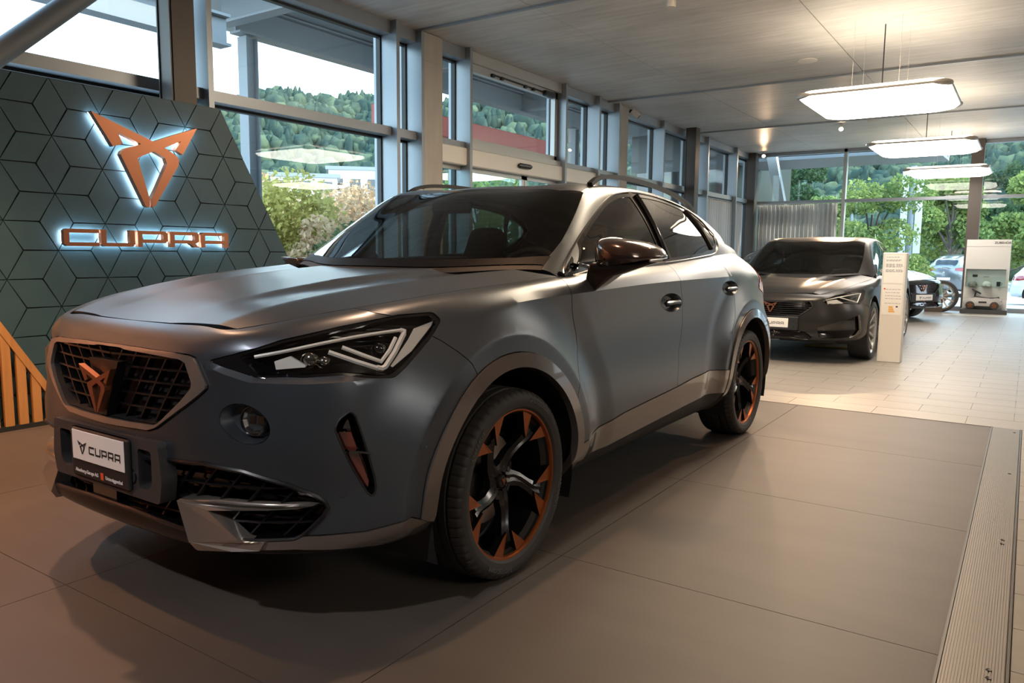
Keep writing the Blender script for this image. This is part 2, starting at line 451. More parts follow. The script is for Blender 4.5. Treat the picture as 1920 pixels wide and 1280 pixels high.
def clip_to(poly, outline):
    for i in range(len(outline)):
        poly = clip_poly(poly, outline[i], outline[(i+1) % len(outline)])
        if len(poly) < 3: return []
    return poly
def shrink(poly, d):
    c = (sum(p[0] for p in poly)/len(poly), sum(p[1] for p in poly)/len(poly)); out = []
    for p in poly:
        v = (p[0]-c[0], p[1]-c[1]); L = math.hypot(*v) or 1; out.append((p[0]-v[0]/L*d*1.3, p[1]-v[1]/L*d*1.3))
    return out
DH = .372; DW = .3205
six = {}
for i in range(-6, 10):
    for j in range(-6, 6):
        cyy = 2.527+DW*i; czz = 1.51+DH*j+(DH/2 if i % 2 else 0)
        a = DH/math.sqrt(3)
        for k in range(3):     # three rhombi round the three-way point to the right-hand side of every six-way vertex
            t0 = math.radians(60*(2*k)); vtx = (cyy, czz)
            # rhombus with the six-way vertex at one acute corner
            aa = math.radians(60*k*2); bb = aa+math.radians(60)
            p1 = (cyy+a*math.cos(aa), czz+a*math.sin(aa)); p3 = (cyy+a*math.cos(bb), czz+a*math.sin(bb))
            p2 = (p1[0]+p3[0]-cyy, p1[1]+p3[1]-czz)
            if math.hypot(p2[0]-cyy, p2[1]-czz) < .01: continue
            rh = clip_to([vtx, p1, p2, p3], outl)
            if len(rh) < 3: continue
            A = abs(sum(rh[q][0]*rh[(q+1) % len(rh)][1]-rh[(q+1) % len(rh)][0]*rh[q][1] for q in range(len(rh))))/2
            if A < 2e-4: continue
            rs = shrink(rh, .0028)
            top = [loc(y, z, 0) for y, z in shrink(rs, .0016)]
            mb = MB(); n_ = len(rs)
            lo = [loc(y, z, -.011) for y, z in rs]
            mb.add(lo+top, [(q, (q+1) % n_, n_+(q+1) % n_, n_+q) for q in range(n_)]+[tuple(range(n_, 2*n_))])
            mb.build('rhombus_plate', m_panel, panel, recalc=True)
# emblem
EMB = [(290,113),(600,266),(775,352),(930,302),(1112,250),(1003,455),(945,418),(990,350),(862,400),(950,460),(974,495),(968,540),(790,850),(768,862),(762,800),(880,525),(865,480),(778,428),(690,462),(655,482),(665,520),(748,800),(748,850),(735,862),(715,850),(520,450),(530,425),(560,405),(680,373),(498,280),(538,368),(462,390)]
EX = PX+.075
emb_yz = [at_x(100+x*.2423, 180+y*.2423, EX) for x, y in EMB]
emb_yz = [(p.y, p.z) for p in emb_yz]
emb = empty('wall_emblem', (PX, 3.16, 1.8), 0, 'large backlit copper winged emblem on the petrol panel', 'emblem')
P3 = [(EX-PX, y-3.16, z-1.8) for y, z in emb_yz]
body = MB().prism(P3, (-.045, 0, 0)); body.build('emblem_face', m_copper, emb, recalc=True)
def inset2(poly, d):
    n = len(poly); out = []
    ar = sum(poly[i][0]*poly[(i+1) % n][1]-poly[(i+1) % n][0]*poly[i][1] for i in range(n)); sg = 1 if ar > 0 else -1
    for i in range(n):
        p, q, r = Vector(poly[i-1]), Vector(poly[i]), Vector(poly[(i+1) % n])
        e1 = (q-p).normalized(); e2 = (r-q).normalized(); n1 = Vector((-e1.y, e1.x))*sg; n2 = Vector((-e2.y, e2.x))*sg
        m_ = n1+n2; L = max(.5, m_.length/2)*2 if m_.length > 1e-6 else 1
        o = q+m_*(d/max(.6, m_.dot(n1))); out.append((o.x, o.y))
    return out
led = inset2(emb_yz, .007)
MB().prism([(.018, y-3.16, z-1.8) for y, z in led], (.012, 0, 0)).build('led_backlight', m_led, emb, recalc=True)
# the five letters, drawn as outlines in a 10 x 6 cell (w varies)
def letters():
    L = {}
    # each letter: list of closed outlines (outer, holes) built from boxes; strokes 1.35 thick with a chamfered corner
    L['C'] = [[(.8, 0), (10, 0), (10, 1.35), (1.5, 1.35), (1.5, 4.65), (10, 4.65), (10, 6), (.8, 6), (0, 5.2), (0, .8)]]
    L['U'] = [[(.8, 0), (9.2, 0), (10, .8), (10, 6), (8.5, 6), (8.5, 1.35), (1.5, 1.35), (1.5, 6), (0, 6), (0, .8)]]
    L['P'] = [[(0, 0), (1.5, 0), (1.5, 1.5), (9.2, 1.5), (10, 2.3), (10, 5.2), (9.2, 6), (0, 6)], [(1.5, 2.8), (8.5, 2.8), (8.5, 4.7), (1.5, 4.7)]]
    L['R'] = [[(0, 0), (1.5, 0), (1.5, 1.5), (6.6, 1.5), (8.2, 0), (10, 0), (8.6, 1.5), (9.2, 1.6), (10, 2.4), (10, 5.2), (9.2, 6), (0, 6)], [(1.5, 2.8), (8.5, 2.8), (8.5, 4.7), (1.5, 4.7)]]
    L['A'] = [[(0, 0), (1.5, 0), (1.5, 1.5), (8.5, 1.5), (8.5, 0), (10, 0), (10, 6), (.8, 6), (0, 5.2)], [(1.5, 2.8), (8.5, 2.8), (8.5, 4.7), (1.5, 4.7)]]
    return L
LET = letters()
def plate_shape(mb, loops, to3, off):
    """polygon with holes extruded by off; to3 maps 2D to 3D"""
    o = Vector(off)
    L3 = [[Vector(to3(*p)) for p in lp] for lp in loops]
    flat = [p for lp in L3 for p in lp]
    tri = geometry.tessellate_polygon(L3)
    mb.add(flat, [tuple(t) for t in tri]); mb.add([p+o for p in flat], [tuple(reversed(t)) for t in tri])
    for lp in L3:
        n = len(lp); mb.add(lp+[p+o for p in lp], [(i, (i+1) % n, n+(i+1) % n, n+i) for i in range(n)])
LX = PX+.07
spans = [('C', 82, 357), ('U', 372, 632), ('P', 655, 887), ('R', 905, 1128), ('A', 1142, 1355)]
yz0 = at_x(100+82*.2423, 180+1095*.2423, LX)
for ch, x0, x1 in spans:
    ya = at_x(100+x0*.2423, 445, LX).y; yb = at_x(100+x1*.2423, 445, LX).y
    zt = 1.283; zb = 1.168
    lt = empty('letter', (PX, (ya+yb)/2, zb), 0, 'backlit copper letter %s below the copper emblem' % ch, 'letter', 'copper letters on the panel')
    t3 = lambda x, y, X=LX-PX: (X, ya+(yb-ya)*x/10-(ya+yb)/2, (zt-zb)*y/6)
    mb = MB(); plate_shape(mb, LET[ch], t3, (-.04, 0, 0)); mb.build('letter_face', m_copper, lt, recalc=True)
    mb = MB(); plate_shape(mb, [inset2(LET[ch][0], .28)]+[inset2(q, -.28) for q in LET[ch][1:]], lambda x, y: t3(x, y, .012), (.014, 0, 0)); mb.build('led_backlight', m_led, lt, recalc=True)
# oak slat fence in front of the panel
m_oak = concrete('oak_slat_wood', (.40, .20, .07), (.55, .30, .11), (30, 30, 2), rough=.5, spec=.35, stain=.3)
oak = empty('slat_screen', (-5.27, 2.0, 0), 0, 'oak slat screen with a slanted top rail beside the car nose', 'screen')
def oz(y): return .682-(y-2.13)*1.655
mb = MB(); ya, yb = 1.4, 2.50
mb.add([(0, ya-2, oz(ya)), (0, yb-2, oz(yb)), (0, yb-2, oz(yb)-.085), (0, ya-2, oz(ya)-.085), (-.04, ya-2, oz(ya)), (-.04, yb-2, oz(yb)), (-.04, yb-2, oz(yb)-.085), (-.04, ya-2, oz(ya)-.085)],
       [(0, 3, 2, 1), (4, 5, 6, 7), (0, 1, 5, 4), (1, 2, 6, 5), (2, 3, 7, 6), (3, 0, 4, 7)]); mb.build('top_rail', m_oak, oak)
y = 1.45
while y < 2.46:
    w = .052; zt = oz(y)-.06; zt2 = oz(y+w)-.06
    if zt2 > .06:
        MB().add([(-.004, y-2, .03), (-.004, y+w-2, .03), (-.004, y+w-2, zt2), (-.004, y-2, zt), (-.036, y-2, .03), (-.036, y+w-2, .03), (-.036, y+w-2, zt2), (-.036, y-2, zt)],
             [(0, 3, 2, 1), (4, 5, 6, 7), (0, 1, 5, 4), (1, 2, 6, 5), (2, 3, 7, 6), (3, 0, 4, 7)][::1]).build('slat', m_oak, oak, recalc=True)
    y += .083
MB().box((-.05, -.7, 0), (.004, .52, .03)).build('base_rail', m_dark, oak)

# ================================================================== ceiling lamps, spots, discs, camera
m_lampw = mat('lamp_diffuser', (.9, .88, .84), .6, emit=(1.0, .90, .78), estr=9)
m_lampt = mat('lamp_top_cover', (.9, .88, .84), .6, emit=(1.0, .84, .66), estr=2.5)
m_silver = mat('satin_silver', (.55, .53, .50), .35, .8)
def rrect(w, h, r, n=5):
    out = []
    for cx_, cy_, a0 in ((w-r, h-r, 0), (-w+r, h-r, 90), (-w+r, -h+r, 180), (w-r, -h+r, 270)):
        for k in range(n+1):
            a = math.radians(a0+90*k/n); out.append((cx_+r*math.cos(a), cy_+r*math.sin(a)))
    return out
def pendant(y, lab, z=2.80):
    root = empty('pendant_lamp', (-1.45, y, z), 0, lab, 'lamp', 'square pendant lamps')
    sh = MB(); rings = []
    for zz, s in ((.055, .60), (.05, .66), (.012, .70), (-.012, .70), (-.05, .66), (-.075, .58), (-.082, .3)):
        rings.append([(px, py, zz) for px, py in rrect(s, s, .14 if s > .4 else .1)])
    n = len(rings[0]); v = [p for r in rings for p in r]
    fs = [tuple(range(n))]+[((k+1)*n+q, (k+1)*n+(q+1) % n, k*n+(q+1) % n, k*n+q) for k in range(len(rings)-1) for q in range(n)]+[tuple((len(rings)-1)*n+q for q in range(n))[::-1]]
    sh.add(v, fs); sh.cur = 0; so = sh.build('diffuser', [m_lampw, m_lampt], root, 50, recalc=True)
    for pg in so.data.polygons:
        if pg.center.z > .02: pg.material_index = 1
    e_ = MB(); pts = [(px, py, 0) for px, py in rrect(.705, .705, .14)]; e_.tube(pts, .013, 6, closed=True); e_.build('edge_band', m_silver, root, 40)
    for sx_ in (-1, 1):
        for sy_ in (-1, 1):
            c = MB(); arc = [(sx_*(.565+.143*math.cos(math.radians(a))), sy_*(.565+.143*math.sin(math.radians(a))), 0) for a in range(0, 91, 15)]
            c.tube(arc, [.012, .024, .03, .032, .03, .024, .012], 8); c.build('corner_cap', m_silver, root, 40)
    MB().tube([(.02, -.1, .05), (.02, -.1, CEIL-z-.001)], .006, 8).build('power_cable', m_dark, root)
    for sx_ in (-1, 1):
        for sy_ in (-1, 1): MB().tube([(.22*sx_, .3*sy_-.1, .05), (.22*sx_, .3*sy_-.1, CEIL-z-.001)], .0012, 5).build('wire', m_silver, root)
    return root
pendant(9.15, 'large square glowing pendant lamp hung above the dark hatchback')
pendant(13.3, 'middle of three square glowing pendant lamps in a row')
pendant(17.3, 'square glowing pendant lamp hung closest to the glass rear wall')
for y_, l_ in ((1.0, 'unseen square pendant lamp over the aisle, added to fill the suv front wheel'), (6.2, 'unseen square ceiling lamp added for the sheen on the suv fender'), (9.2, 'third square pendant lamp over the aisle'), (13.2, 'square pendant lamp at the far end of the aisle')):  # unseen: the first fills wheel and nose, the second adds sheen on the fender
    pn = pendant(y_, l_, 3.42 if y_ == 6.2 else 2.8); pn.location.x = -1.7 if y_ == 6.2 else 3.2
    if y_ == 6.2: [c_ for c_ in pn.children if c_.name.startswith('diffuser')][0].data.materials[0] = mat('bright_lamp_diffuser', (.9, .88, .84), .6, emit=(1.0, .78, .54), estr=24.)
m_bulb = mat('spot_bulb', (1, .9, .7), .5, emit=(1, .62, .32), estr=60)
def spot_fixture(p, target, lab, energy, col=(1, .66, .40), size=50, blend=.5, lit=True, soft=.05):
    p = Vector(p); d = (Vector(target)-p).normalized()
    root = empty('ceiling_spot', p, 0, lab, 'spotlight', 'ceiling spotlights')
    q = d.to_track_quat('Z', 'Y').to_matrix()
    MB().lathe([(0, 0), (0, .03), (-.02, .03), (-.02, 0)], 16, 'z', (0, 0, 0)).build('mount', m_silver, root, 40)
    MB().tube([(0, 0, -.02), (0, 0, -.06)], .008, 8).build('arm', m_silver, root)
    bd = MB().lathe([(-.05, 0), (-.05, .028), (-.03, .036), (.05, .042), (.05, .037), (.03, .034)], 20, 'z')
    bd.v = [tuple(q @ Vector(v)+Vector((0, 0, -.08))) for v in bd.v]; bd.build('lamp_head', m_silver, root, 40)
    bl = MB().lathe([(.036, 0), (.036, .033), (.03, .033)], 16, 'z'); bl.v = [tuple(q @ Vector(v)+Vector((0, 0, -.08))) for v in bl.v]; bl.build('bulb', m_bulb if lit else m_dark, root)
    if lit:
        ld = bpy.data.lights.new('spot_beam', 'SPOT'); ld.energy = energy; ld.color = col; ld.spot_size = math.radians(size); ld.spot_blend = blend; ld.shadow_soft_size = soft
        lo = bpy.data.objects.new('spot_beam', ld); COL.objects.link(lo); lo.parent = root
        lo.location = Vector((0, 0, -.08))+d*.06; lo.rotation_euler = d.to_track_quat('-Z', 'Y').to_euler()
    return root
spot_fixture((-3.06, 15.3, CEIL), (-2.2, 10, .8), 'lit ceiling spotlight shining between the first two pendant lamps', 260, size=60)
spot_fixture((-5.38, 18.5, CEIL), (-4.2, 13, .5), 'lit ceiling spotlight in the corner above the pleated curtain', 220, size=70)
spot_fixture((-1.75, 2.5, CEIL), (-1.9, 2.2, 0), 'lit ceiling spotlight above the bonnet of the suv on the aisle side', 110, (1, .58, .34), 120, .5)
spot_fixture((-4.0, 1.75, CEIL), (-4.0, 1.2, 0), 'lit ceiling spotlight above the bonnet of the suv on the window side', 220, (1, .54, .29), 88, .5)
spot_fixture((-4.1, .4, CEIL), (-4.2, 1.3, 0), 'lit ceiling spotlight above the oak slat screen', 260, (1, .46, .22), 84, .7)
spot_fixture((-.5, 5.6, CEIL), (-.7, 4.9, 0), 'lit ceiling spotlight above the rear of the suv on the aisle side', 70, (1, .60, .36), 85, .8)
spot_fixture((-1.2, -1.6, CEIL), (-2.3, 1.2, .5), 'unseen ceiling spotlight added as fill on the nose of the suv', 200, (.95, .92, .95), 42, .8)  # unseen fill lamp, added to lift the nose and plate
spot_fixture((-4.7, .5, CEIL), (-5.85, .6, 2.3), 'unseen ceiling spotlight added to light the copper wall for warm reflections', 260, (1, .60, .36), 110, .8)  # added so the suv brow mirrors a warm wall
spot_fixture((-4.7, -1.2, CEIL), (-5.85, -1.2, 2.0), 'second unseen ceiling spotlight added to light the copper wall', 200, (1, .60, .36), 110, .8)  # added wall light for the same warm reflection
m_discw = mat('ceiling_disc_white', (.62, .58, .53), .5)
for p, l_ in (((-2.48, 10.18, CEIL), 'round white speaker disc in the ceiling beside the nearest pendant lamp'), ((-2.49, 15.25, CEIL), 'round white speaker disc in the ceiling near the lit spotlight')):
    tag(MB().lathe([(-.014, 0), (-.014, .10), (-.008, .118), (0, .12)], 32, 'z', p).build('ceiling_speaker', m_discw, None, 40), l_, 'speaker', 'ceiling speaker discs')
tag(MB().lathe([(-.07, 0), (-.07, .045), (-.06, .05), (0, .05)], 24, 'z', (-3.02, 7.13, CEIL)).build('smoke_detector', m_discw, None, 40), 'small white round detector on the ceiling above the suv', 'detector')
cm = empty('security_camera', (-5.62, 11.92, 3.46), 0, 'white security camera on the second concrete column', 'camera')
MB().tube([(-.08, -.02, .05), (-.02, -.03, .03)], .03, 10).build('bracket', m_dark, cm, 40)
MB().tube([(-.03, -.05, .05), (.07, .0, -.05)], [.045, .045], 14).build('housing', m_white, cm, 40)
MB().tube([(.07, 0, -.05), (.074, .002, -.054)], .034, 14).build('lens', m_dark, cm, 40)
# ================================================================== car surfaces
def cardinal(knots, creases=()):
    """weights of interpolating cubic splines, split (sharp) at the crease indices"""
    k = np.asarray(knots, float); n = len(k)
    cuts = [0]+sorted(creases)+[n-1]; segs = []
    for a, b in zip(cuts[:-1], cuts[1:]):
        x = k[a:b+1]; m = len(x); h = np.diff(x)
        A = np.zeros((m, m)); R = np.zeros((m, m)); A[0, 0] = A[-1, -1] = 1
        for i in range(1, m-1):
            A[i, i-1] = h[i-1]; A[i, i] = 2*(h[i-1]+h[i]); A[i, i+1] = h[i]
            R[i, i-1] = 6/h[i-1]; R[i, i+1] = 6/h[i]; R[i, i] = -6/h[i-1]-6/h[i]
        segs.append((a, b, x, h, np.linalg.solve(A, R)))
    def B(q):
        q = np.asarray(q, float); out = np.zeros((len(q), n))
        si = np.zeros(len(q), int)
        for j, (a, b, x, h, M) in enumerate(segs): si[q >= x[0]] = j
        for j, (a, b, x, h, M) in enumerate(segs):
            w = np.where(si == j)[0]
            if not len(w): continue
            qq = q[w]; i = np.clip(np.searchsorted(x, qq)-1, 0, len(x)-2)
            hh = h[i]; t1 = (x[i+1]-qq)/hh; t0 = (qq-x[i])/hh
            # linear beyond the ends
            lin = (t0 < 0) | (t0 > 1)
            c1 = np.where(lin, 0, (t1**3-t1)*hh*hh/6); c0 = np.where(lin, 0, (t0**3-t0)*hh*hh/6)
            blk = M[i]*c1[:, None]+M[i+1]*c0[:, None]
            blk[np.arange(len(w)), i] += t1; blk[np.arange(len(w)), i+1] += t0
            out[np.ix_(w, np.arange(a, b+1))] += blk
        return out
    return B
class Surf:
    def __init__(s, Cn, uk, vk, ulim, vlim, ucr=(), vcr=(), post=None, nu=260, nv=80):
        s.C = np.asarray(Cn, float); s.Bu = cardinal(uk, ucr); s.Bv = cardinal(vk, vcr); s.uk = uk; s.vk = vk
        s.ulim = ulim; s.vlim = vlim; s.post = post; s.vcr = [vk[i] for i in vcr]
        us = np.linspace(*ulim, nu); vs = np.linspace(*vlim, nv)
        s.GU, s.GV = np.meshgrid(us, vs, indexing='ij'); s.uvg = np.stack([s.GU.ravel(), s.GV.ravel()], 1)
        P = s.ev(s.uvg); s.P = P
        idx = np.arange(nu*nv).reshape(nu, nv); a = idx[:-1, :-1].ravel(); b = idx[1:, :-1].ravel(); c = idx[1:, 1:].ravel(); d = idx[:-1, 1:].ravel()
        s.tri = np.concatenate([np.stack([a, b, c], 1), np.stack([a, c, d], 1)])
        s.bvh = BVHTree.FromPolygons([tuple(p) for p in P], [tuple(int(i) for i in t) for t in s.tri])
    def ev(s, uv):
        uv = np.asarray(uv, float).reshape(-1, 2)
        P = np.einsum('ni,nj,ijk->nk', s.Bu(uv[:, 0]), s.Bv(uv[:, 1]), s.C, optimize=True)
        return s.post(P) if s.post else P
    def nrm(s, uv):
        uv = np.asarray(uv, float).reshape(-1, 2); e = 2e-3
        du = s.ev(uv+[e, 0])-s.ev(uv-[e, 0]); dv = s.ev(uv+[0, e])-s.ev(uv-[0, e])
        n = np.cross(du, dv); return n/np.maximum(np.linalg.norm(n, axis=1, keepdims=True), 1e-12)
    def _uv(s, loc, fi):
        t = s.tri[fi]; A, B, C = s.P[t]; v0, v1, v2 = B-A, C-A, np.array(loc)-A
        d00, d01, d11, d20, d21 = v0@v0, v0@v1, v1@v1, v2@v0, v2@v1; den = d00*d11-d01*d01 or 1e-12
        b = (d11*d20-d01*d21)/den; c = (d00*d21-d01*d20)/den
        return s.uvg[t[0]]*(1-b-c)+s.uvg[t[1]]*b+s.uvg[t[2]]*c
    def cast(s, o, d):
        d = Vector(d).normalized()
        loc, n, fi, dist = s.bvh.ray_cast(Vector(o), d)
        if loc is None:      # grazing miss: nearest point of the surface to the ray
            best = None
            for k in np.linspace(.2, 8, 160):
                q = Vector(o)+d*k; r = s.bvh.find_nearest(q)
                if r[0] is not None and (best is None or r[3] < best[3]): best = r
            loc, n, fi, dist = best
        return s._uv(loc, fi)
def arr(l): return np.array(l, float)
class CarBody:
    """half body (t >= 0) described by rib tables; local x = t (lateral), y = s (rearwards from the front axle), z up"""
    def __init__(s, origin, zf=lambda P: P, arch=(.0, 2.68), wz=.335, r_out=.475, flare=.030, ledge=None, dome=.008):
        s.origin = Vector(origin); s.arch = arch; s.wz = wz; s.r_out = r_out
        mid = arr([(-.960, 0), (-.952, .25), (-.930, .43), (-.88, .575), (-.795, .70), (-.67, .80), (-.46, .872), (-.2, .897), (.1, .903), (.42, .900), (.9, .895), (1.45, .895), (1.95, .897), (2.3, .905), (2.68, .91), (2.98, .893), (3.22, .84), (3.38, .71), (3.47, .42), (3.5, 0)])
        n = len(mid)
        ext = np.concatenate([mid[1:2]*[1, -1], mid, mid[-2:-1]*[1, -1]])
        tg = ext[2:]-ext[:-2]; tg /= np.linalg.norm(tg, axis=1, keepdims=True); inw = np.stack([tg[:, 1], -tg[:, 0]], 1)   # inward normal (s,t)
        K = [0, 2, 3, 4, 5, 6, 7, 8, 9, 11, 13, 14, 15, 16, 17, 19]
        f = lambda v: np.interp(np.arange(n), K, v)
        rows = [
         (f([.268, .268, .268, .268, .268, .265, .25, .235, .23, .23, .23, .23, .24, .25, .25, .25]), f([.10, .10, .10, .10, .10, .12, .14, .14, .14, .14, .14, .14, .14, .12, .12, .12])),
         (f([.297, .297, .297, .297, .297, .295, .285, .275, .27, .27, .27, .27, .28, .29, .29, .29]), f([.012, .012, .012, .012, .018, .04, .06, .06, .06, .06, .06, .05, .04, .03, .03, .03])),
         (f([.335, .335, .336, .338, .34, .345, .355, .36, .36, .36, .36, .36, .37, .38, .38, .38]), f([-.004, -.004, -.004, -.002, .0, .01, .02, .022, .022, .022, .02, .015, .01, .01, .01, .01])),
         (f([.425, .425, .43, .44, .45, .47, .49, .50, .50, .50, .50, .50, .51, .52, .52, .52]), f([.012, .012, .01, .008, .006, .004, .004, .004, .004, .004, .004, .002, 0, 0, 0, 0])),
         (f([.55, .55, .57, .585, .60, .64, .66, .66, .66, .66, .66, .66, .67, .68, .68, .68]), f([.0, 0, 0, 0, 0, .004, .010, .012, .012, .012, .010, .008, .006, 0, 0, 0])),
         (f([.72, .73, .775, .80, .805, .81, .82, .83, .83, .83, .83, .83, .83, .84, .84, .84]), f([.010, .012, .022, .032, .036, .034, .032, .030, .026, .024, .022, .024, .026, .02, .02, .02]))]
        pts = []
        for z, d in rows:
            p = mid+inw*d[:, None]; p[0, 1] = p[-1, 1] = 0
            pts.append(np.stack([p[:, 1], p[:, 0], z], 1))
        r6 = arr([(-.935, 0, .845), (-.928, .25, .85), (-.905, .42, .86), (-.845, .55, .875), (-.735, .65, .893), (-.59, .725, .912), (-.40, .79, .93), (-.17, .845, .957), (.1, .876, .98), (.42, .891, .993), (.9, .893, 1.008), (1.45, .891, 1.017), (1.95, .885, 1.02), (2.3, .878, 1.02), (2.68, .87, 1.01), (2.97, .85, .995), (3.18, .80, .985), (3.32, .68, .98), (3.41, .4, .98), (3.44, 0, .98)])
        r8 = arr([(-.86, 0, .927), (-.855, .25, .928), (-.842, .37, .927), (-.82, .47, .925), (-.69, .575, .953), (-.55, .65, .977), (-.38, .70, .997), (-.17, .738, 1.017), (.1, .765, 1.035), (.43, .79, 1.058), (.9, .80, 1.08), (1.45, .80, 1.096), (1.95, .788, 1.122), (2.3, .768, 1.142), (2.68, .745, 1.155), (2.95, .70, 1.145), (3.12, .66, 1.115), (3.25, .58, 1.10), (3.36, .36, 1.09), (3.40, 0, 1.09)])
        r6 = r6[:, [1, 0, 2]]; r8 = r8[:, [1, 0, 2]]
        r7 = (r6+r8)/2
        bul = f([.010, .010, .012, .014, .016, .018, .02, .022, .02, .012, .012, .014, .016, .016, .012, .01])
        r7[:, 2] += bul*.8; r7[:, :2] -= inw[:, [1, 0]]*(bul*.5)[:, None]; r7[0, 0] = r7[-1, 0] = 0
        C = np.stack(pts+[r6, r7, r8], 1)          # ribs x rows x 3
        C = zf(C.reshape(-1, 3)).reshape(C.shape)
        mir = lambda a: a*[-1, 1, 1]
        Ce = np.concatenate([mir(C[3:0:-1]), C, mir(C[-2:-5:-1])])
        Lm = np.linalg.norm(np.diff(Ce[:, 4, :2], axis=0), axis=1)*.6+np.linalg.norm(np.diff(Ce[:, 6, :2], axis=0), axis=1)*.4
        uk = np.concatenate([[0], np.cumsum(Lm)]); uk -= uk[3]
        Lv = np.linalg.norm(np.diff(C, axis=1), axis=2)[[0, 3, 7, 11]].mean(0); vk = np.concatenate([[0], np.cumsum(Lv)])
        s.uk, s.vk = uk[3:-3], vk
        A = arch
        def post(P):
            P = P.copy(); side = np.clip((P[:, 0]-.68)/.12, 0, 1)
            for a in A:
                r = np.hypot(P[:, 1]-a+.03, P[:, 2]-wz)
                k = np.clip((.70-r)/.165, 0, 1); P[:, 0] += (flare*k**1.7-flare*.25)*side*np.clip((P[:, 2]-.25)/.1, 0, 1)*np.clip((.80-r)/.1, 0, 1)
            P = ledge(P) if ledge else P
            return P
        s.LB = Surf(Ce, uk, vk, (0, s.uk[-1]), (0, vk[-1]), (), (6,), post)
        s.vmax = vk[-1]
        # --- belt / rim curve as a function of s
        uu = np.linspace(0, s.uk[-1], 400); rim = s.LB.ev(np.stack([uu, np.full_like(uu, s.vmax)], 1)); s.rimu, s.rim = uu, rim
        # --- hood
        ur = np.linspace(s.uk[3], s.uk[9], 13); side = s.LB.ev(np.stack([ur, np.full(13, s.vmax)], 1))
        zs = lambda q: np.interp(q, [-.86, -.8, -.7, -.5, -.25, 0, .2, .45], [.927, .948, .974, 1.008, 1.040, 1.060, 1.072, 1.088])
        H = []
        raw = arr([(-.82, .47), (.43, .79)])
        for k in range(13):
            q = k/12; s0 = -.86+1.03*q; s1 = -.855+(.215+.855)*q; s2 = -.838+(.31+.838)*q
            e = min(1, q*5)
            e2 = min(1, max(0, q*2.2-.25)); s1b = s1+.006
            row = [(0, s0, zs(s0)+.007*e), (.20+.13*q, s1, zs(s1)+.006*e+.004*e2), (.235+.135*q, s1b, zs(s1b)+.004*e-dome*e2), (.415+.245*q, s2, zs(s2)+.006*e)]
            row = [tuple(zf(np.array([p]))[0]) for p in row]
            H.append(row+[tuple(side[k])])
        H = arr(H); H = np.concatenate([mir(H[:, :0:-1]), H], 1)
        vk2 = [-.68, -.50, -.29, -.25, 0, .25, .29, .50, .68]; uk2 = np.linspace(0, 1.2, 13)
        s.HD = Surf(H, uk2, vk2, (0, 1.2), (0, .68), (), (1, 3, 5, 7), None, 80, 60)
        # --- greenhouse ribs: centre, E (roof edge / pillar inner), W (window top), belt s
        GR = [((.17, 1.066), (.41, .705, 1.085), (.445, .775, 1.062), .45),
              ((.42, 1.222), (.615, .685, 1.215), (.675, .742, 1.185), .65),
              ((.66, 1.362), (.81, .645, 1.338), (.86, .700, 1.285), .85),
              ((.875, 1.455), (.985, .607, 1.432), (1.05, .660, 1.375), 1.03),
              ((1.15, 1.494), (1.2, .592, 1.472), (1.25, .632, 1.435), 1.22),
              ((1.55, 1.508), (1.55, .588, 1.485), (1.56, .620, 1.462), 1.55),
              ((2.0, 1.500), (2.0, .578, 1.468), (2.0, .612, 1.443), 2.0),
              ((2.35, 1.468), (2.35, .562, 1.428), (2.33, .632, 1.382), 2.33),
              ((2.65, 1.422), (2.65, .545, 1.378), (2.62, .650, 1.29), 2.62),
              ((2.95, 1.365), (2.93, .52, 1.315), (2.90, .635, 1.215), 2.88),
              ((3.14, 1.322), (3.08, .50, 1.27), (3.02, .60, 1.175), 2.99),
              ((3.27, 1.22), (3.19, .50, 1.19), (3.12, .585, 1.14), 3.09),
              ((3.39, 1.095), (3.33, .46, 1.092), (3.22, .585, 1.10), 3.20)]
        raw8 = r8; raws = raw8[:, 1]; m_ = raws > .2
        GC = []
        for c, E_, W_, bs in GR:
            i0 = 9
            bt = np.interp(bs, raws[i0:17], raw8[i0:17, 0]); bz = np.interp(bs, raws[i0:17], raw8[i0:17, 2])
            ct = arr((0, c[0], c[1])); Ev = arr((E_[1], E_[0], E_[2])); Wv = arr((W_[1], W_[0], W_[2])); Bt = arr((bt, bs, bz))
            j1 = arr((Ev[0]*.55, c[0]+(E_[0]-c[0])*.27, c[1]-(c[1]-E_[2])*.2))
            d = Wv-Ev; j3 = (Ev+Wv)/2+arr((.35, 0, .5))*np.linalg.norm(d)*.16
            j5 = Wv*.45+Bt*.55+arr((.018, 0, .003))
            GC.append([ct, j1, Ev, j3, Wv, j5, Bt])
        GC = arr(GC); GC = zf(GC.reshape(-1, 3)).reshape(GC.shape)
        for i, g in enumerate(GR):      # belt row sits exactly on the rim curve
            tgt = zf(arr([(0, g[3], 1)]))[0, 1]; w = (rim[:, 1] > 0.3) & (uu < s.uk[17])
            GC[i, 6] = [np.interp(tgt, rim[w, 1], rim[w, 0]), tgt, np.interp(tgt, rim[w, 1], rim[w, 2])]
        Ge = np.concatenate([mir(GC[:, :0:-1]), GC], 1)
        vv = np.concatenate([[0], np.cumsum(np.linalg.norm(np.diff(GC, axis=1), axis=2)[[2, 4, 6]].mean(0))]); vv = np.concatenate([-vv[:0:-1], vv])
        uu2 = np.concatenate([[0], np.cumsum(np.linalg.norm(np.diff(GC[:, 2], axis=0), axis=1))])
        s.GH = Surf(Ge, uu2, vv, (0, uu2[-1]), (0, vv[-1]), (), (), None, 160, 90)
        s.gu, s.gv = uu2, vv[6:]
    # ---- finding surface positions
    def px(s, S, pts):
        o = CAM-s.origin
        return [tuple(S.cast(o, ray(*p))) for p in pts]
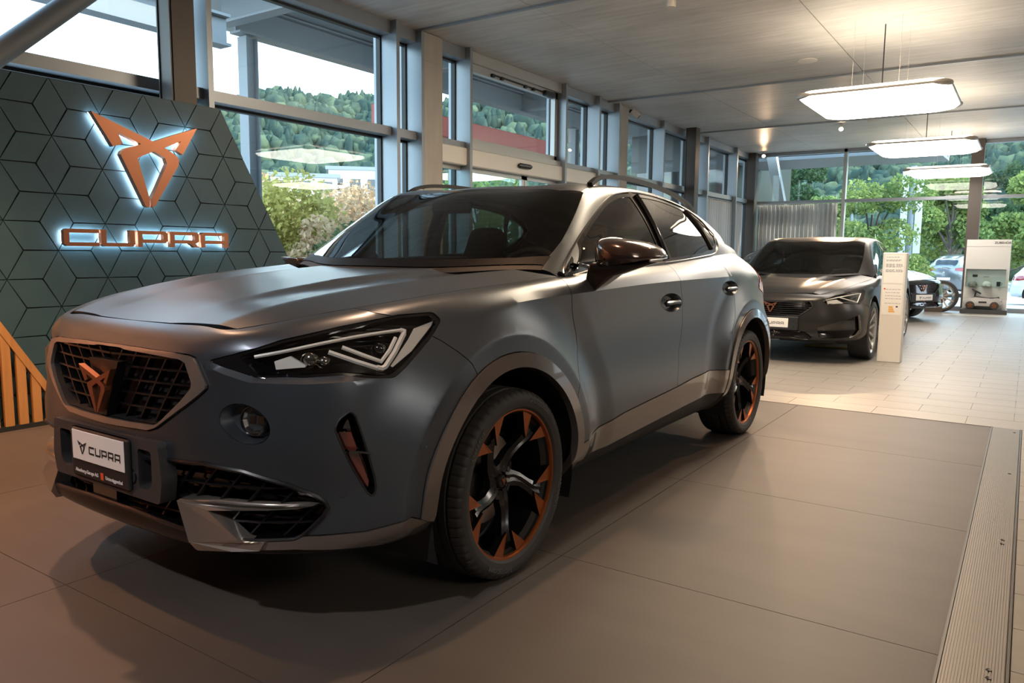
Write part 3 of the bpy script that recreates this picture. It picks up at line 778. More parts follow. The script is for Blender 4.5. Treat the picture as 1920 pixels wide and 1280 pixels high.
    def side(s, S, pts):          # (s,z) seen from the side
        out = []
        for y, z in pts:
            loc, n, fi, d = S.bvh.ray_cast(Vector((3, y, z)), Vector((-1, 0, 0)))
            out.append(tuple(S._uv(loc, fi)) if loc is not None else None)
        return out
    def top(s, S, pts):           # (t,s) seen from above
        out = []
        for x, y in pts:
            loc, n, fi, d = S.bvh.ray_cast(Vector((x, y, 4)), Vector((0, 0, -1))); out.append(tuple(S._uv(loc, fi)) if loc is not None else None)
        return out
    def front(s, S, pts):         # (t,z) seen from the front
        out = []
        for x, z in pts:
            loc, n, fi, d = S.bvh.ray_cast(Vector((x, -3, z)), Vector((0, 1, 0))); out.append(tuple(S._uv(loc, fi)) if loc is not None else None)
        return out
    def arch_loop(s, a, r, n=40, a0=-14, a1=194):
        """uv loop of a wheel-arch opening, closed below the sill"""
        out = []
        for k in range(n+1):
            t = math.radians(a0+(a1-a0)*k/n); q = s.side(s.LB, [(a+r*math.cos(t), s.wz+r*math.sin(t))])[0]
            if q is not None: out.append(q)
        return out+[(out[-1][0]-.01, -.1), (out[0][0]+.01, -.1)]
def dens(poly, step, closed=True):
    out = []; n = len(poly)
    for i in range(n if closed else n-1):
        p, q = poly[i], poly[(i+1) % n]; L = math.hypot(q[0]-p[0], q[1]-p[1]); k = max(1, int(L/step+.5))
        for j in range(k): out.append((p[0]+(q[0]-p[0])*j/k, p[1]+(q[1]-p[1])*j/k))
    if not closed: out.append(tuple(poly[-1]))
    return out
def smooth_loop(pts, n=6, closed=True, tension=.5):
    """Catmull-Rom through the points"""
    P = [Vector(p) for p in pts]; m = len(P); out = []
    for i in range(m if closed else m-1):
        p0 = P[(i-1) % m] if (closed or i > 0) else P[i]; p1 = P[i]; p2 = P[(i+1) % m]; p3 = P[(i+2) % m] if (closed or i < m-2) else P[(i+1) % m]
        for k in range(n):
            t = k/n; out.append(tuple(.5*((2*p1)+(p2-p0)*t+(2*p0-5*p1+4*p2-p3)*t*t+(-p0+3*p1-3*p2+p3)*t**3)))
    if not closed: out.append(tuple(P[-1]))
    return out
def round_loop(pts, r, n=4):
    """round the corners of a 2D polygon"""
    m = len(pts); out = []
    for i in range(m):
        p, q, w = Vector(pts[i-1]), Vector(pts[i]), Vector(pts[(i+1) % m])
        a = (p-q); b = (w-q); d = min(r, a.length*.45, b.length*.45)
        A = q+a.normalized()*d; B = q+b.normalized()*d
        for k in range(n+1):
            t = k/n; out.append(tuple(A*(1-t)**2+q*(2*t*(1-t))+B*t*t))
    return out
def inpoly(P, poly):
    x, y = P[:, 0], P[:, 1]; ins = np.zeros(len(P), bool); n = len(poly)
    for i in range(n):
        x0, y0 = poly[i]; x1, y1 = poly[(i+1) % n]
        if y0 == y1: continue
        c = ((y0 > y) != (y1 > y)) & (x < (x1-x0)*(y-y0)/(y1-y0)+x0); ins ^= c
    return ins
def partition(S, regions, default, step=.024, lines=()):
    """constrained triangulation of the (u,v) domain cut by every outline; every triangle goes to the first region holding it"""
    (u0, u1), (v0, v1) = S.ulim, S.vlim
    V = []; E = []
    def loop(pts, closed=True):
        b = len(V); V.extend(pts); m = len(pts)
        for i in range(m if closed else m-1): E.append((b+i, b+(i+1) % m))
    loop(dens([(u0, v0), (u1, v0), (u1, v1), (u0, v1)], step))
    for c in S.vcr:
        if v0 < c < v1: loop(dens([(u0, c), (u1, c)], step, False), False)
    for nm, poly in regions: loop(dens([(min(max(p[0], u0-.3), u1+.3), min(max(p[1], v0-.3), v1+.3)) for p in poly], step*.7))
    for ln in lines: loop(dens(ln, step, False), False)
    cons = np.array(V)
    nu = int((u1-u0)/step); nv = max(6, int((v1-v0)/step))
    gu, gv = np.meshgrid(np.linspace(u0, u1, nu+1)[1:-1], np.linspace(v0, v1, nv+1)[1:-1], indexing='ij'); g = np.stack([gu.ravel(), gv.ravel()], 1)
    keep = np.ones(len(g), bool)
    for i in range(0, len(g), 2000):
        d = ((g[i:i+2000, None, :]-cons[None])**2).sum(2).min(1); keep[i:i+2000] = d > (step*.45)**2
    g = g[keep]
    allv = [Vector(p) for p in V]+[Vector(p) for p in g]
    res = geometry.delaunay_2d_cdt(allv, E, [], 0, 1e-6)
    uv = np.array([tuple(p) for p in res[0]]); F = np.array([tuple(f) for f in res[2]], int)
    c = uv[F].mean(1); ok = (c[:, 0] > u0) & (c[:, 0] < u1) & (c[:, 1] > v0) & (c[:, 1] < v1)
    F = F[ok]; c = c[ok]; cls = np.full(len(F), -1)
    for i, (nm, poly) in enumerate(regions):
        w = (cls < 0) & inpoly(c, poly); cls[w] = i
    names = [r[0] for r in regions]; out = {}
    X = S.ev(np.clip(uv, [u0, v0], [u1, v1])); N = S.nrm(np.clip(uv, [u0+3e-3, v0+3e-3], [u1-3e-3, v1-3e-3]))
    for i in list(range(len(names)))+[-1]:
        f = F[cls == i]
        if not len(f): continue
        nm = names[i] if i >= 0 else default
        if nm in out: f = np.concatenate([out[nm][3], f])
        out[nm] = (uv, X, N, f)
    return out
def sheet(data, offset=0., gap=.0016, flange=.014, sgn=1.0):
    """turn one class of triangles into panel geometry with a small edge gap and an inward flange"""
    uv, X, N, F = data
    used = np.unique(F); mp = -np.ones(len(X), int); mp[used] = np.arange(len(used))
    P = X[used]+N[used]*(offset*sgn); Nn = N[used]*sgn; f = mp[F]
    # orient like the outward normal
    fn = np.cross(P[f[:, 1]]-P[f[:, 0]], P[f[:, 2]]-P[f[:, 0]]); flip = (fn*Nn[f[:, 0]]).sum(1) < 0
    f[flip] = f[flip][:, ::-1]
    ed = {}
    for a, b, c in f:
        for e in ((a, b), (b, c), (c, a)):
            if (e[1], e[0]) in ed: ed.pop((e[1], e[0]))
            else: ed[e] = 1
    bd = list(ed)
    mv = np.zeros_like(P); cnt = np.zeros(len(P))
    for a, b in bd:
        d = P[b]-P[a]; n = Nn[a]; w = np.cross(n, d); L = np.linalg.norm(w)
        if L < 1e-9: continue
        w /= L
        for q in (a, b): mv[q] += w; cnt[q] += 1
    w = cnt > 0; mid = np.abs(P[:, 0]) < 1e-4
    L = np.linalg.norm(mv, axis=1); mv[L > 1e-6] /= L[L > 1e-6, None]
    P2 = P.copy(); P2[w] += mv[w]*gap; P2[mid, 0] = 0
    vs = [tuple(p) for p in P2]; fs = [tuple(int(i) for i in t) for t in f]
    if flange:
        low = {}
        for a, b in bd:
            if mid[a] and mid[b]: continue
            for q in (a, b):
                if q not in low:
                    low[q] = len(vs); p = P2[q]-Nn[q]*flange
                    if mid[q]: p[0] = 0
                    vs.append(tuple(p))
            fs.append((int(b), int(a), low[a], low[b]))
    return vs, fs
def emit(name, vf, material, parent, mode='sym', smooth=32, label=None):
    vs, fs = vf; mv = [(-x, y, z) for x, y, z in vs]; mf = [tuple(reversed(f)) for f in fs]
    if mode == 'sym':
        mb = MB().add(vs, fs).add(mv, mf); o = mb.build(name, material, parent, None, label)
        import bmesh
        bm = bmesh.new(); bm.from_mesh(o.data); bmesh.ops.remove_doubles(bm, verts=[v for v in bm.verts if abs(v.co.x) < 1e-4], dist=1e-4); bm.to_mesh(o.data); bm.free()
        shade(o.data, smooth); return o
    a = MB().add(vs, fs).build(name, material, parent[0] if isinstance(parent, (list, tuple)) else parent, smooth, label)
    if mode == 'one': return a
    b = MB().add(mv, mf).build(name, material, parent[1] if isinstance(parent, (list, tuple)) else parent, smooth, label)
    return a, b
def recess(S, loop, vec, depth, shr=.9, cap=True, step=.02, off=0., open_mid=False):
    """walls and floor of a hole, going inward along vec"""
    lp = dens(loop, step); P = S.ev(np.clip(lp, [S.ulim[0], S.vlim[0]], [S.ulim[1], S.vlim[1]])); N = S.nrm(np.clip(lp, [S.ulim[0]+3e-3, S.vlim[0]+3e-3], [S.ulim[1]-3e-3, S.vlim[1]-3e-3]))
    sg = 1.0 if (N*P).sum() >= 0 or True else -1.
    P = P-N*off; c = P.mean(0); v = np.array(vec, float)
    Q = c+(P-c)*shr+v*depth
    if open_mid:
        m = np.abs(P[:, 0]) < 2e-3; Q[m, 0] = 0; P[m, 0] = 0
    n = len(P); vs = [tuple(p) for p in P]+[tuple(p) for p in Q]; fs = []
    for i in range(n):
        j = (i+1) % n
        if open_mid and abs(P[i, 0]) < 2e-3 and abs(P[j, 0]) < 2e-3: continue
        fs.append((i, n+i, n+j, j))
    if cap:
        tri = geometry.tessellate_polygon([[Vector(q) for q in Q]]); fs += [tuple(n+k for k in t) for t in tri]
    return vs, fs
# ================================================================== materials of the cars
def paint(name, col, rough, metal, coat=0., coatr=.1):
    m = mat(name, col, rough, metal, .5, coat=coat, coatr=coatr)
    return m
m_matte = paint('satin_grey_paint', (.090, .108, .130), .34, .8, .6, .28)
m_trimg = paint('bronze_grey_gloss_trim', (.21, .18, .165), .16, .6, .8, .04)
m_silv = mat('satin_silver_trim', (.50, .46, .42), .26, .85)
m_gblack = mat('piano_black', (.004, .004, .005), .08, 0, .6, coat=1, coatr=.03)
m_mblack = mat('black_plastic_matte', (.012, .012, .013), .55)
m_rubber = mat('tyre_rubber', (.042, .039, .037), .58, 0, .45)
m_cop = mat('copper_wheel_paint', (.40, .115, .035), .36, .7)
m_gun = mat('gunmetal_spoke', (.075, .075, .078), .18, .9)
m_gund = mat('dark_spoke', (.03, .03, .032), .35, .8)
m_disc = mat('brake_disc_steel', (.42, .40, .38), .32, .95)
m_chrome = mat('dark_chrome', (.42, .40, .38), .12, 1)
m_brown = mat('dark_bronze_mirror', (.075, .05, .043), .16, .5, coat=1, coatr=.03)
m_cargl = glass('windscreen_glass', (.42, .46, .45), 1.15)
m_sidegl = glass('tinted_side_glass', (.20, .22, .21), 1.25)
m_lens = glass('lamp_lens', (.90, .92, .92), .8)
m_clear = mat('lamp_reflector', (.82, .79, .75), .2, .45)
m_drl = mat('drl_light_guide', (.75, .72, .68), .3)
m_red = mat('red_lamp', (.30, .012, .008), .15, coat=1)
m_cabin = mat('cabin_fabric', (.018, .018, .02), .8)
m_dash = mat('dash_plastic', (.025, .025, .027), .5)
m_platew = mat('plate_white', (.85, .82, .78), .35)
m_gbar0x = mat('frit_black', (.006, .006, .007), .45, 0, .15)
m_ink = mat('black_ink', (.01, .01, .012), .5)
m_orange = mat('red_orange_mark', (.75, .10, .02), .5)
m_white_t = mat('white_ink', (.75, .75, .75), .5)

# ------------------------------------------------------------------ wheels
def arc_text(body, r, ang, size, x, parent, material, name, flip=False):
    vs, fs, w = text_mesh(body, size, .0, .0012)
    out = []
    for v in vs:
        a = math.radians(ang)-((v.x-w/2)/r)
        rr = r+v.y
        out.append((x+v.z, -rr*math.cos(a)*1.0, rr*math.sin(a)))
    return MB().add(out, fs).build(name, material, parent)
def make_wheel(name, parent, loc, side, tip, letters=True, R=.340, rim=.268):
    """wheel whose outer face looks along +x*side; local origin at the wheel centre"""
    root = empty(name, loc, 0 if side > 0 else math.pi, parent=parent)
    root.name = name
    hw = .118
    prof = [(-.095, .262), (-.112, .275), (-.120, .295), (-.118, .315), (-.108, .328), (-.098, .334), (-.072, .338), (-.070, .331), (-.062, .331), (-.060, .339), (-.034, .340), (-.032, .332), (-.022, .332), (-.020, .340), (.020, .340), (.022, .332), (.032, .332), (.034, .340), (.060, .339), (.062, .331), (.070, .331), (.072, .338), (.098, .334), (.108, .328), (.116, .316), (.1165, .313), (.119, .300), (.118, .294), (.113, .276), (.104, .268), (.096, .262), (.06, .245)]
    sh = {3: .0, 4: 1, 5: 1, 6: .5, 21: .5, 22: 1, 23: 1, 24: .6}
    def fn(k, i, r):
        if i in sh and k % 5 == 0: return r-.0055*sh[i]
        return r
    k_ = R/.340
    tyre = MB().lathe([(a-.0, r*k_) for a, r in prof], 300, 'x', (0, 0, 0), fn).build('tyre', m_rubber, root, 28)
    if letters:
        arc_text('TURANZA', .2945, 38, .024, .1185, root, m_tletter, 'tyre_lettering')
        arc_text('BRIDGESTONE', .2945, 118, .022, .1185, root, m_tletter, 'tyre_lettering')
        arc_text('BRIDGESTONE', .2945, -70, .022, .1185, root, m_tletter, 'tyre_lettering')
        arc_text('TURANZA', .2945, 200, .024, .1185, root, m_tletter, 'tyre_lettering')
    # rim barrel, lip ring
    MB().lathe([(.096, rim-.004), (.088, rim-.012), (.03, rim-.022), (-.06, rim-.03), (-.10, rim-.006)], 96, 'x').build('rim_barrel', m_gund, root, 40)
    MB().lathe([(.100, rim-.001), (.104, rim+.0015), (.103, rim-.006), (.096, rim-.010), (.090, rim-.011)], 120, 'x').build('rim_lip', tip, root, 40)
    MB().lathe([(-.02, .0), (-.02, .165), (-.045, .165), (-.045, 0)], 64, 'x').build('brake_disc', m_disc, root, 30)
    MB().lathe([(-.018, .0), (.01, .0), (.01, .07), (-.018, .075)], 40, 'x').build('disc_hat', m_gund, root, 40)
    cal = MB()
    pts = [(-.0, .105), (-.0, .20)]
    A0, A1 = 155, 205
    G_ = []
    for k in range(9):
        a = math.radians(A0+(A1-A0)*k/8); G_.append([(x, -r*math.cos(a)*-1, r*math.sin(a)) for x, r in ((-.06, .105), (.012, .105), (.02, .125), (.02, .175), (.008, .19), (-.06, .19))])
    cal.grid(G_); cal.build('brake_caliper', m_gund, root, 30)
    hubz = .052
    hub = MB().lathe([(hubz-.03, .075), (hubz-.006, .066), (hubz-.004, .050), (hubz-.012, .046), (hubz-.012, 0)], 40, 'x').build('hub', m_gun, root, 35)
    MB().lathe([(hubz+.004, 0), (hubz+.003, .020), (hubz-.004, .026), (hubz-.014, .027)], 30, 'x').build('centre_cap', m_mblack, root, 40)
    MB().prism([(hubz+.0045, -.013, .012), (hubz+.0045, .013, .012), (hubz+.0045, .004, 0), (hubz+.0045, 0, -.014), (hubz+.0045, -.004, 0)], (.003, 0, 0)).build('cap_mark', tip, root, recalc=True)
    P = lambda r, a, x: (x, r*math.sin(a), r*math.cos(a))
    for k in range(5):
        a0 = math.radians(72*k-36)
        D = math.radians
        # arm: lofted ridge from hub to the fork, slightly twisted
        arm = MB(); sec = []
        for q, (r, w, x, tw) in enumerate(((.035, .040, hubz-.002, -22), (.07, .034, hubz+.002, -17), (.11, .027, hubz+.010, -9), (.15, .025, hubz+.020, -1), (.185, .029, hubz+.031, 3), (.212, .034, hubz+.038, 3))):
            a = a0+D(tw); da = w/r
            sec.append([P(r, a-da, x-.035), P(r, a-da*.92, x-.008), P(r, a-da*.35, x), P(r, a, x-.006), P(r, a+da*.35, x+.001), P(r, a+da*.92, x-.008), P(r, a+da, x-.035)])
        arm.grid(sec); arm.build('spoke', m_gun, root, 40, recalc=True)
        # fork facet between the two copper tips
        xo = .094
        fc = MB(); rr = rim-.008
        A_, B_, C_ = P(.186, a0+D(2), hubz+.028), P(rr, a0-D(9), xo-.026), P(rr, a0+D(13), xo-.026)
        fc.add([A_, B_, C_, P(.186, a0+D(2), hubz-.01), P(rr, a0-D(9), xo-.06), P(rr, a0+D(13), xo-.06)], [(0, 1, 2), (0, 3, 4, 1), (1, 4, 5, 2), (2, 5, 3, 0)]); fc.build('spoke_facet', m_gund, root, recalc=True)
        for sg in (-1, 1):
            c0 = a0+D(2)
            ang = (lambda d: c0+D(d*sg))
            tri = [P(.176, ang(5), hubz+.036), P(.192, ang(10), hubz+.035), P(rr+.002, ang(23), xo), P(rr+.004, ang(9.5), xo)]
            bk = [(p[0]-.030, p[1], p[2]) for p in tri]
            w_ = MB(); w_.add(tri, [(0, 1, 2, 3)]); w_.cur = 1; w_.add(tri+bk, [(7, 6, 5, 4)]+[(i, 4+i, 4+(i+1) % 4, (i+1) % 4) for i in range(4)])
            o_ = w_.build('spoke_tip', [tip, m_gund], root)
            fix_normals(o_.data)
    for k in range(5):
        a = math.radians(72*k); c = P(.056, a, hubz-.004)
        MB().lathe([(0, .0), (.0, .008), (-.012, .010)], 6, 'x', c).build('wheel_bolt', m_gund, root)
    return root
m_tletter = mat('tyre_letter_rubber', (.13, .12, .115), .5)
def cup_emblem(scale, depth, to3):
    """winged emblem outline scaled to the given height; to3 maps (x,z,depth)"""
    cyx = sum(p[0] for p in emb_yz)/len(emb_yz); zs_ = [p[1] for p in emb_yz]; cz = (max(zs_)+min(zs_))/2; h = max(zs_)-min(zs_)
    cy0 = 3.147
    poly = [((p[0]-cy0)/h*scale, (p[1]-cz)/h*scale) for p in emb_yz]
    mb = MB(); A = [Vector(to3(x, z, 0)) for x, z in poly]; off = Vector(to3(0, 0, depth))-Vector(to3(0, 0, 0))
    mb.prism(A, off); return mb
def word(mb, text, x0, z0, h, w, gap, to3, off):
    x = x0
    for ch in text:
        plate_shape(mb, LET[ch], lambda a, b: to3(x+w*a/10, z0+h*b/6), off); x += w+gap
    return mb

# ================================================================== the SUV
SO = (-2.343, 2.18, 0)
suv = empty('suv', SO, 0, 'matte grey suv with copper accented wheels and bronze mirrors', 'car')
HLZ = [(.40, .845, 0), (.50, .815, 1), (.575, .793, 1), (.70, .788, 1), (.78, .79, .8), (.83, .79, 0)]
def ledge_fn(P):
    P = P.copy(); x = P[:, 0]; zl = np.interp(x, [p[0] for p in HLZ], [p[1] for p in HLZ]); am = np.interp(x, [p[0] for p in HLZ], [p[2] for p in HLZ])*(P[:, 1] < -.45)
    d = zl-P[:, 2]; k = np.clip((d+.006)/.012, 0, 1)*np.clip(1-(d-.006)/.13, 0, 1)**1.5*am*.013
    P[:, 1] -= k*.85; P[:, 0] += k*.45; return P
B = CarBody(SO, ledge=ledge_fn, flare=.038)
LB, HD, GH = B.LB, B.HD, B.GH; VM = B.vmax
def us(s_, z=.7): return B.side(LB, [(s_, z)])[0][0]
def half(pts):
    """keep the t>0 run of an outline (given in order) and close it on the centre line"""
    uv = B.px(LB, pts); X = LB.ev(uv)
    run = [p for p, x in zip(uv, X) if x[0] > .012]
    return [(0., run[0][1])]+run+[(0., run[-1][1])]
# --- outlines traced on the nose
gr_out = half([(226, 646), (262, 651), (330, 661), (353, 664.5), (367, 670), (374, 680), (391, 722), (390, 729), (384, 735), (340, 770), (296, 803), (281, 807.5), (240, 801), (215, 796.5)])
gr_in = half([(228, 654), (280, 664), (340, 675), (350, 681), (361.5, 717), (361, 727), (340, 752), (302, 790), (293, 795), (250, 788.5), (218, 782)])
hl = B.px(LB, round_loop([(447, 668), (485, 703), (573, 701.5), (639, 697), (700, 702), (733, 701.5), (753, 686), (805, 625), (820, 602), (806, 591), (748, 596), (639, 618), (529, 643)], 7))
hl_band = B.px(LB, round_loop([(392, 676), (440, 664), (529, 637), (639, 612), (748, 590), (812, 585), (827, 600), (808, 632), (757, 692), (738, 708), (690, 708), (639, 703), (573, 707), (482, 709), (440, 694)], 7))  # black surround; its wide end draws the shade under the brow
lipblack = [(-.2, -.2), (-.2, B.vk[2]+.01)]+B.px(LB, [(250, 955), (300, 975), (360, 997), (372, 1007), (380, 1023)])+B.px(LB, [(440, 1026.5), (553, 1028), (640, 1026), (706, 1021), (750, 1012), (800, 996)])+[(us(-.25), .04), (us(-.2), -.2)]
intake = half([(215, 860), (250, 860), (319, 861), (382, 868), (456, 884), (538, 908), (592, 929), (610, 941), (615, 952), (606, 968), (566, 1005), (552, 1011.5), (456, 1013), (420, 1010), (360, 996), (300, 975), (250, 955)])
vent = B.px(LB, round_loop([(627, 805), (636, 786), (656, 771), (666, 778), (676, 806), (690, 850), (702, 893), (705, 918), (699, 930), (689, 924)], 6))
fog = B.px(LB, [(459+47*math.cos(a)*.98+7*math.sin(a), 795+37*math.sin(a)+6*math.cos(a)) for a in np.linspace(0, 2*math.pi, 40)[:-1]])
liptrim = B.px(LB, [(430, 1013.2), (456, 1013.2), (552, 1011.8), (568, 1004), (625, 1001.5), (684, 996), (735, 983), (772, 969.5), (800, 974)])
lip_lo = B.px(LB, [(800, 996), (750, 1012), (706, 1021), (640, 1026), (553, 1028), (440, 1026.5), (400, 1026)])
liptrim = liptrim+[(liptrim[-1][0]+.05, liptrim[-1][1]-.02)]+lip_lo
AF = B.arch_loop(-.03, .420); AFo = B.arch_loop(-.03, .475)
AR = B.arch_loop(2.65, .420); ARo = B.arch_loop(2.65, .475)
sill_t = B.side(LB, [(.36, .385), (.44, .395), (.87, .445), (1.48, .475), (1.69, .49), (1.95, .50), (2.14, .485), (2.25, .47)])
sill_b = B.side(LB, [(.36, .315), (.75, .312), (1.7, .352), (1.87, .358), (2.0, .36), (2.25, .34)])
d1 = B.px(LB, [(1051, 522), (1062, 532), (1068.5, 541), (1072, 553), (1073, 584), (1080, 625), (1083, 650), (1084, 685), (1084, 740), (1082, 800)])
d1 = [(d1[0][0]-.02, VM+.2)]+d1+[(d1[-1][0], -.2)]
d2 = B.px(LB, [(1257, 500), (1270, 514), (1276, 530), (1280, 564), (1280, 604), (1276, 635), (1272, 661), (1271, 710)])
d2 = [(d2[0][0]-.02, VM+.2)]+d2+[(d2[-1][0], -.2)]
d3 = B.side(LB, [(2.20, 1.13), (2.30, 1.06), (2.36, .98), (2.375, .90), (2.33, .79), (2.25, .70)])
d3 = [(d3[0][0]-.03, VM+.2)]+d3+[(d3[-1][0], -.2)]
fb = B.px(LB, [(886, 683), (860, 660), (830, 640), (807, 628), (790, 612), (748, 596), (700, 586), (664, 577)])
bump = [(-.2, -.2), (us(-.0), -.2), (us(-.0), .25), (us(-.2), .45)]+fb+[(fb[-1][0]-.01, VM+.2), (-.2, VM+.2)]
cutl = lambda ln: [(-.2, -.3)]+ln[::-1]+[(-.2, VM+.3)]
h1 = [tuple(q) for q in B.px(LB, [(1259+19.5*math.cos(a), 567+17*math.sin(a)) for a in np.linspace(0, 2*math.pi, 24)[:-1]])]
h2 = [tuple(q) for q in B.px(LB, [(1369+14.5*math.cos(a), 540+13.5*math.sin(a)) for a in np.linspace(0, 2*math.pi, 24)[:-1]])]
urb = LB.ulim[1]
tail = [(B.uk[15]+.02, VM*.80), (B.uk[15]+.10, VM*.93), (B.uk[17], VM*.93), (urb+.1, VM*.90), (urb+.1, VM*.82), (B.uk[17], VM*.80), (B.uk[16], VM*.74)]
rb = [(B.uk[15]-.05, -.2), (B.uk[15]-.05, VM*.55), (B.uk[16], VM*.58), (urb+.1, VM*.58), (urb+.1, -.2)]
def ring_line(a_, r_):
    out = []
    for k in range(61):
        t = math.radians(-10+200*k/60); q = B.side(LB, [(a_+r_*math.cos(t), B.wz+r_*math.sin(t))])[0]
        if q is not None: out.append(q)
    return out
def ledge_line(d_):
    xs_ = np.linspace(.44, .80, 30); return [q for q in B.front(LB, [(x, float(np.interp(x, [p[0] for p in HLZ], [p[1] for p in HLZ]))+d_) for x in xs_]) if q is not None]
parts = partition(LB, [('x_af', AF), ('x_ar', AR), ('x_grille', gr_in), ('grille_frame', gr_out), ('headlight_lens', hl), ('headlight_surround_shade', hl_band), ('x_intake', intake), ('x_vent', vent), ('x_fog', fog), ('x_h1', h1), ('x_h2', h2),
    ('lower_lip_trim', liptrim), ('lower_lip', lipblack), ('front_arch_trim', AFo), ('rear_arch_trim', ARo), ('sill_trim', sill_t+sill_b[::-1]), ('sill', [(us(.30), -.2)]+sill_b+[(us(2.3), -.2)]),
    ('tail_light', tail), ('front_bumper', bump), ('front_fender', cutl(d1)), ('front_door', cutl(d2)), ('rear_door', cutl(d3)), ('rear_bumper', rb)], 'rear_quarter', .022, [ring_line(a_, r_) for a_ in (-.03, 2.65) for r_ in (.532, .538)]+[ledge_line(d_) for d_ in (.007, -.007)])
E_ = lambda nm, m, mode='both', **k: emit(k.pop('as_', nm), sheet(parts[nm], k.pop('offset', 0.), k.pop('gap', .0016), k.pop('flange', .014)), m, k.pop('parent', suv), mode, **k)
bumper = E_('front_bumper', m_matte, 'sym')
E_('front_fender', m_matte)
fdoor = E_('front_door', m_matte); rdoor = E_('rear_door', m_matte)
E_('rear_quarter', m_matte, 'sym'); rbump = E_('rear_bumper', m_mblack, 'sym')
grille = E_('grille_frame', m_silv, 'sym', offset=.010, flange=.03, gap=.003)
E_('lower_lip', mat('lip_black', (.006, .006, .007), .28, 0, .35), 'sym')
E_('lower_lip_trim', m_trimg, offset=.006, flange=.02)
E_('front_arch_trim', m_trimg, offset=.009, flange=.03, as_='arch_trim'); E_('rear_arch_trim', m_trimg, offset=.009, flange=.03, as_='arch_trim')
E_('sill_trim', m_trimg, offset=.006); E_('sill', m_mblack)
E_('tail_light', m_red, 'sym', offset=.004)
E_('headlight_surround_shade', m_gblack, offset=-.004, gap=0, flange=.01)
lens = E_('headlight_lens', m_lens, offset=.001, gap=.001, flange=0)
# hood and the small corner beside the windscreen
cor = [(1.2-.0, .50), (1.2, .69)]
hx = [tuple(HD.cast(CAM-B.origin, ray(*p))) for p in [(975, 529), (988, 525), (1000, 516), (1009, 502)]]
corner = [(hx[0][0]-.12, .80)]+[(hx[0][0]-.05, .70)]+hx+[(1.3, hx[-1][1]-.005), (1.3, .8)]
hp = partition(HD, [('fender_corner', corner)], 'hood', .022)
hood = emit('hood', sheet(hp['hood'], 0, .0009, .02, -1), m_matte, suv, 'sym')
if 'fender_corner' in hp: emit('fender_corner', sheet(hp['fender_corner'], 0, .0, .01, -1), m_matte, suv, 'both')
# --- greenhouse
gp = lambda pts: [q for q in B.side(GH, pts) if q is not None]
frm = gp([(.47, 1.066), (.69, 1.203), (.98, 1.345), (1.165, 1.418), (1.30, 1.446), (1.526, 1.463), (1.89, 1.452), (2.19, 1.414), (2.38, 1.36), (2.46, 1.31), (2.47, 1.26), (2.43, 1.20), (2.33, 1.157), (2.10, 1.138), (1.6, 1.110), (1.0, 1.090), (.7, 1.078)])
def gin(pts): return gp(pts)
w1 = gin([(.545, 1.088), (.70, 1.185), (.985, 1.326), (1.17, 1.398), (1.30, 1.425), (1.40, 1.434), (1.435, 1.30), (1.47, 1.125), (1.0, 1.106), (.7, 1.092)])
w2 = gin([(1.515, 1.440), (1.89, 1.430), (2.13, 1.398), (2.215, 1.30), (2.275, 1.178), (2.10, 1.156), (1.60, 1.130)])
w3 = gin([(2.175, 1.385), (2.35, 1.342), (2.43, 1.30), (2.44, 1.26), (2.41, 1.22), (2.32, 1.185)])
wst = [tuple(GH.cast(CAM-B.origin, ray(*p))) for p in [(1018, 492), (1035, 474), (1053, 451), (1071, 417), (1084, 388), (1090, 372), (1094, 361), (1088, 358.5), (1050, 357), (993, 355.5), (940, 355)]]
ws = [(.03, -.05), (.03, wst[0][1]-.02)]+wst+[(wst[-1][0], -.05)]
rw = [(B.gu[10]+.03, -.05), (B.gu[10]+.03, B.gv[2]-.06), (B.gu[12]-.03, B.gv[2]-.05), (B.gu[12]-.03, -.05)]
spo = [(B.gu[9]+.05, -.05), (B.gu[9]+.05, B.gv[3]), (B.gu[10]+.03, B.gv[3]), (B.gu[10]+.03, -.05)]
roofr = [(wst[6][0]-.01, -.05), (wst[6][0]-.01, B.gv[2]-.012), (B.gu[10]-.02, B.gv[2]-.012), (B.gu[10]-.02, -.05)]
cowl = [(-.2, -.2), (.035, -.2), (.035, wst[0][1]+.005), (-.2, wst[0][1]+.03)]
frit = [(-.2, -.2), (.085, -.2), (.082, wst[0][1]-.10), (.10, wst[1][1]+.004), (-.2, wst[1][1]+.004)]
gpart = partition(GH, [('cowl', cowl), ('windscreen_frit', frit), ('g1', w1), ('g2', w2), ('g3', w3), ('window_trim', frm), ('windscreen', ws), ('rear_window', rw), ('roof', roofr)], 'body_side_upper', .022)
G_ = lambda nm, m, mode='both', **k: emit(k.pop('as_', nm), sheet(gpart[nm], k.pop('offset', 0.), k.pop('gap', .0012), k.pop('flange', .012), -1), m, k.pop('parent', suv), mode, **k)
G_('roof', m_matte, 'sym'); G_('body_side_upper', m_matte, 'sym', gap=0)
G_('cowl', m_mblack, 'sym', offset=-.004); G_('windscreen_frit', m_gbar0x, 'sym', flange=0, gap=0); G_('windscreen', m_cargl, 'sym', flange=0); G_('rear_window', m_sidegl, 'sym', flange=0)
G_('window_trim', m_gblack, offset=.001, gap=0, flange=.02)
G_('g1', m_sidegl, as_='window_pane', parent=fdoor, flange=0, offset=-.002, gap=0); G_('g2', m_sidegl, as_='window_pane', parent=rdoor, flange=0, offset=-.002, gap=0); G_('g3', m_sidegl, as_='quarter_window', flange=0, offset=-.002, gap=0)
def onGH(pts, off): 
    uv = gp(pts); return [Vector(p-n*off) for p, n in zip(GH.ev(uv), GH.nrm(uv))]
def onLB(pts, off):
    uv = B.px(LB, pts); return [Vector(p+n*off) for p, n in zip(LB.ev(uv), LB.nrm(uv))]
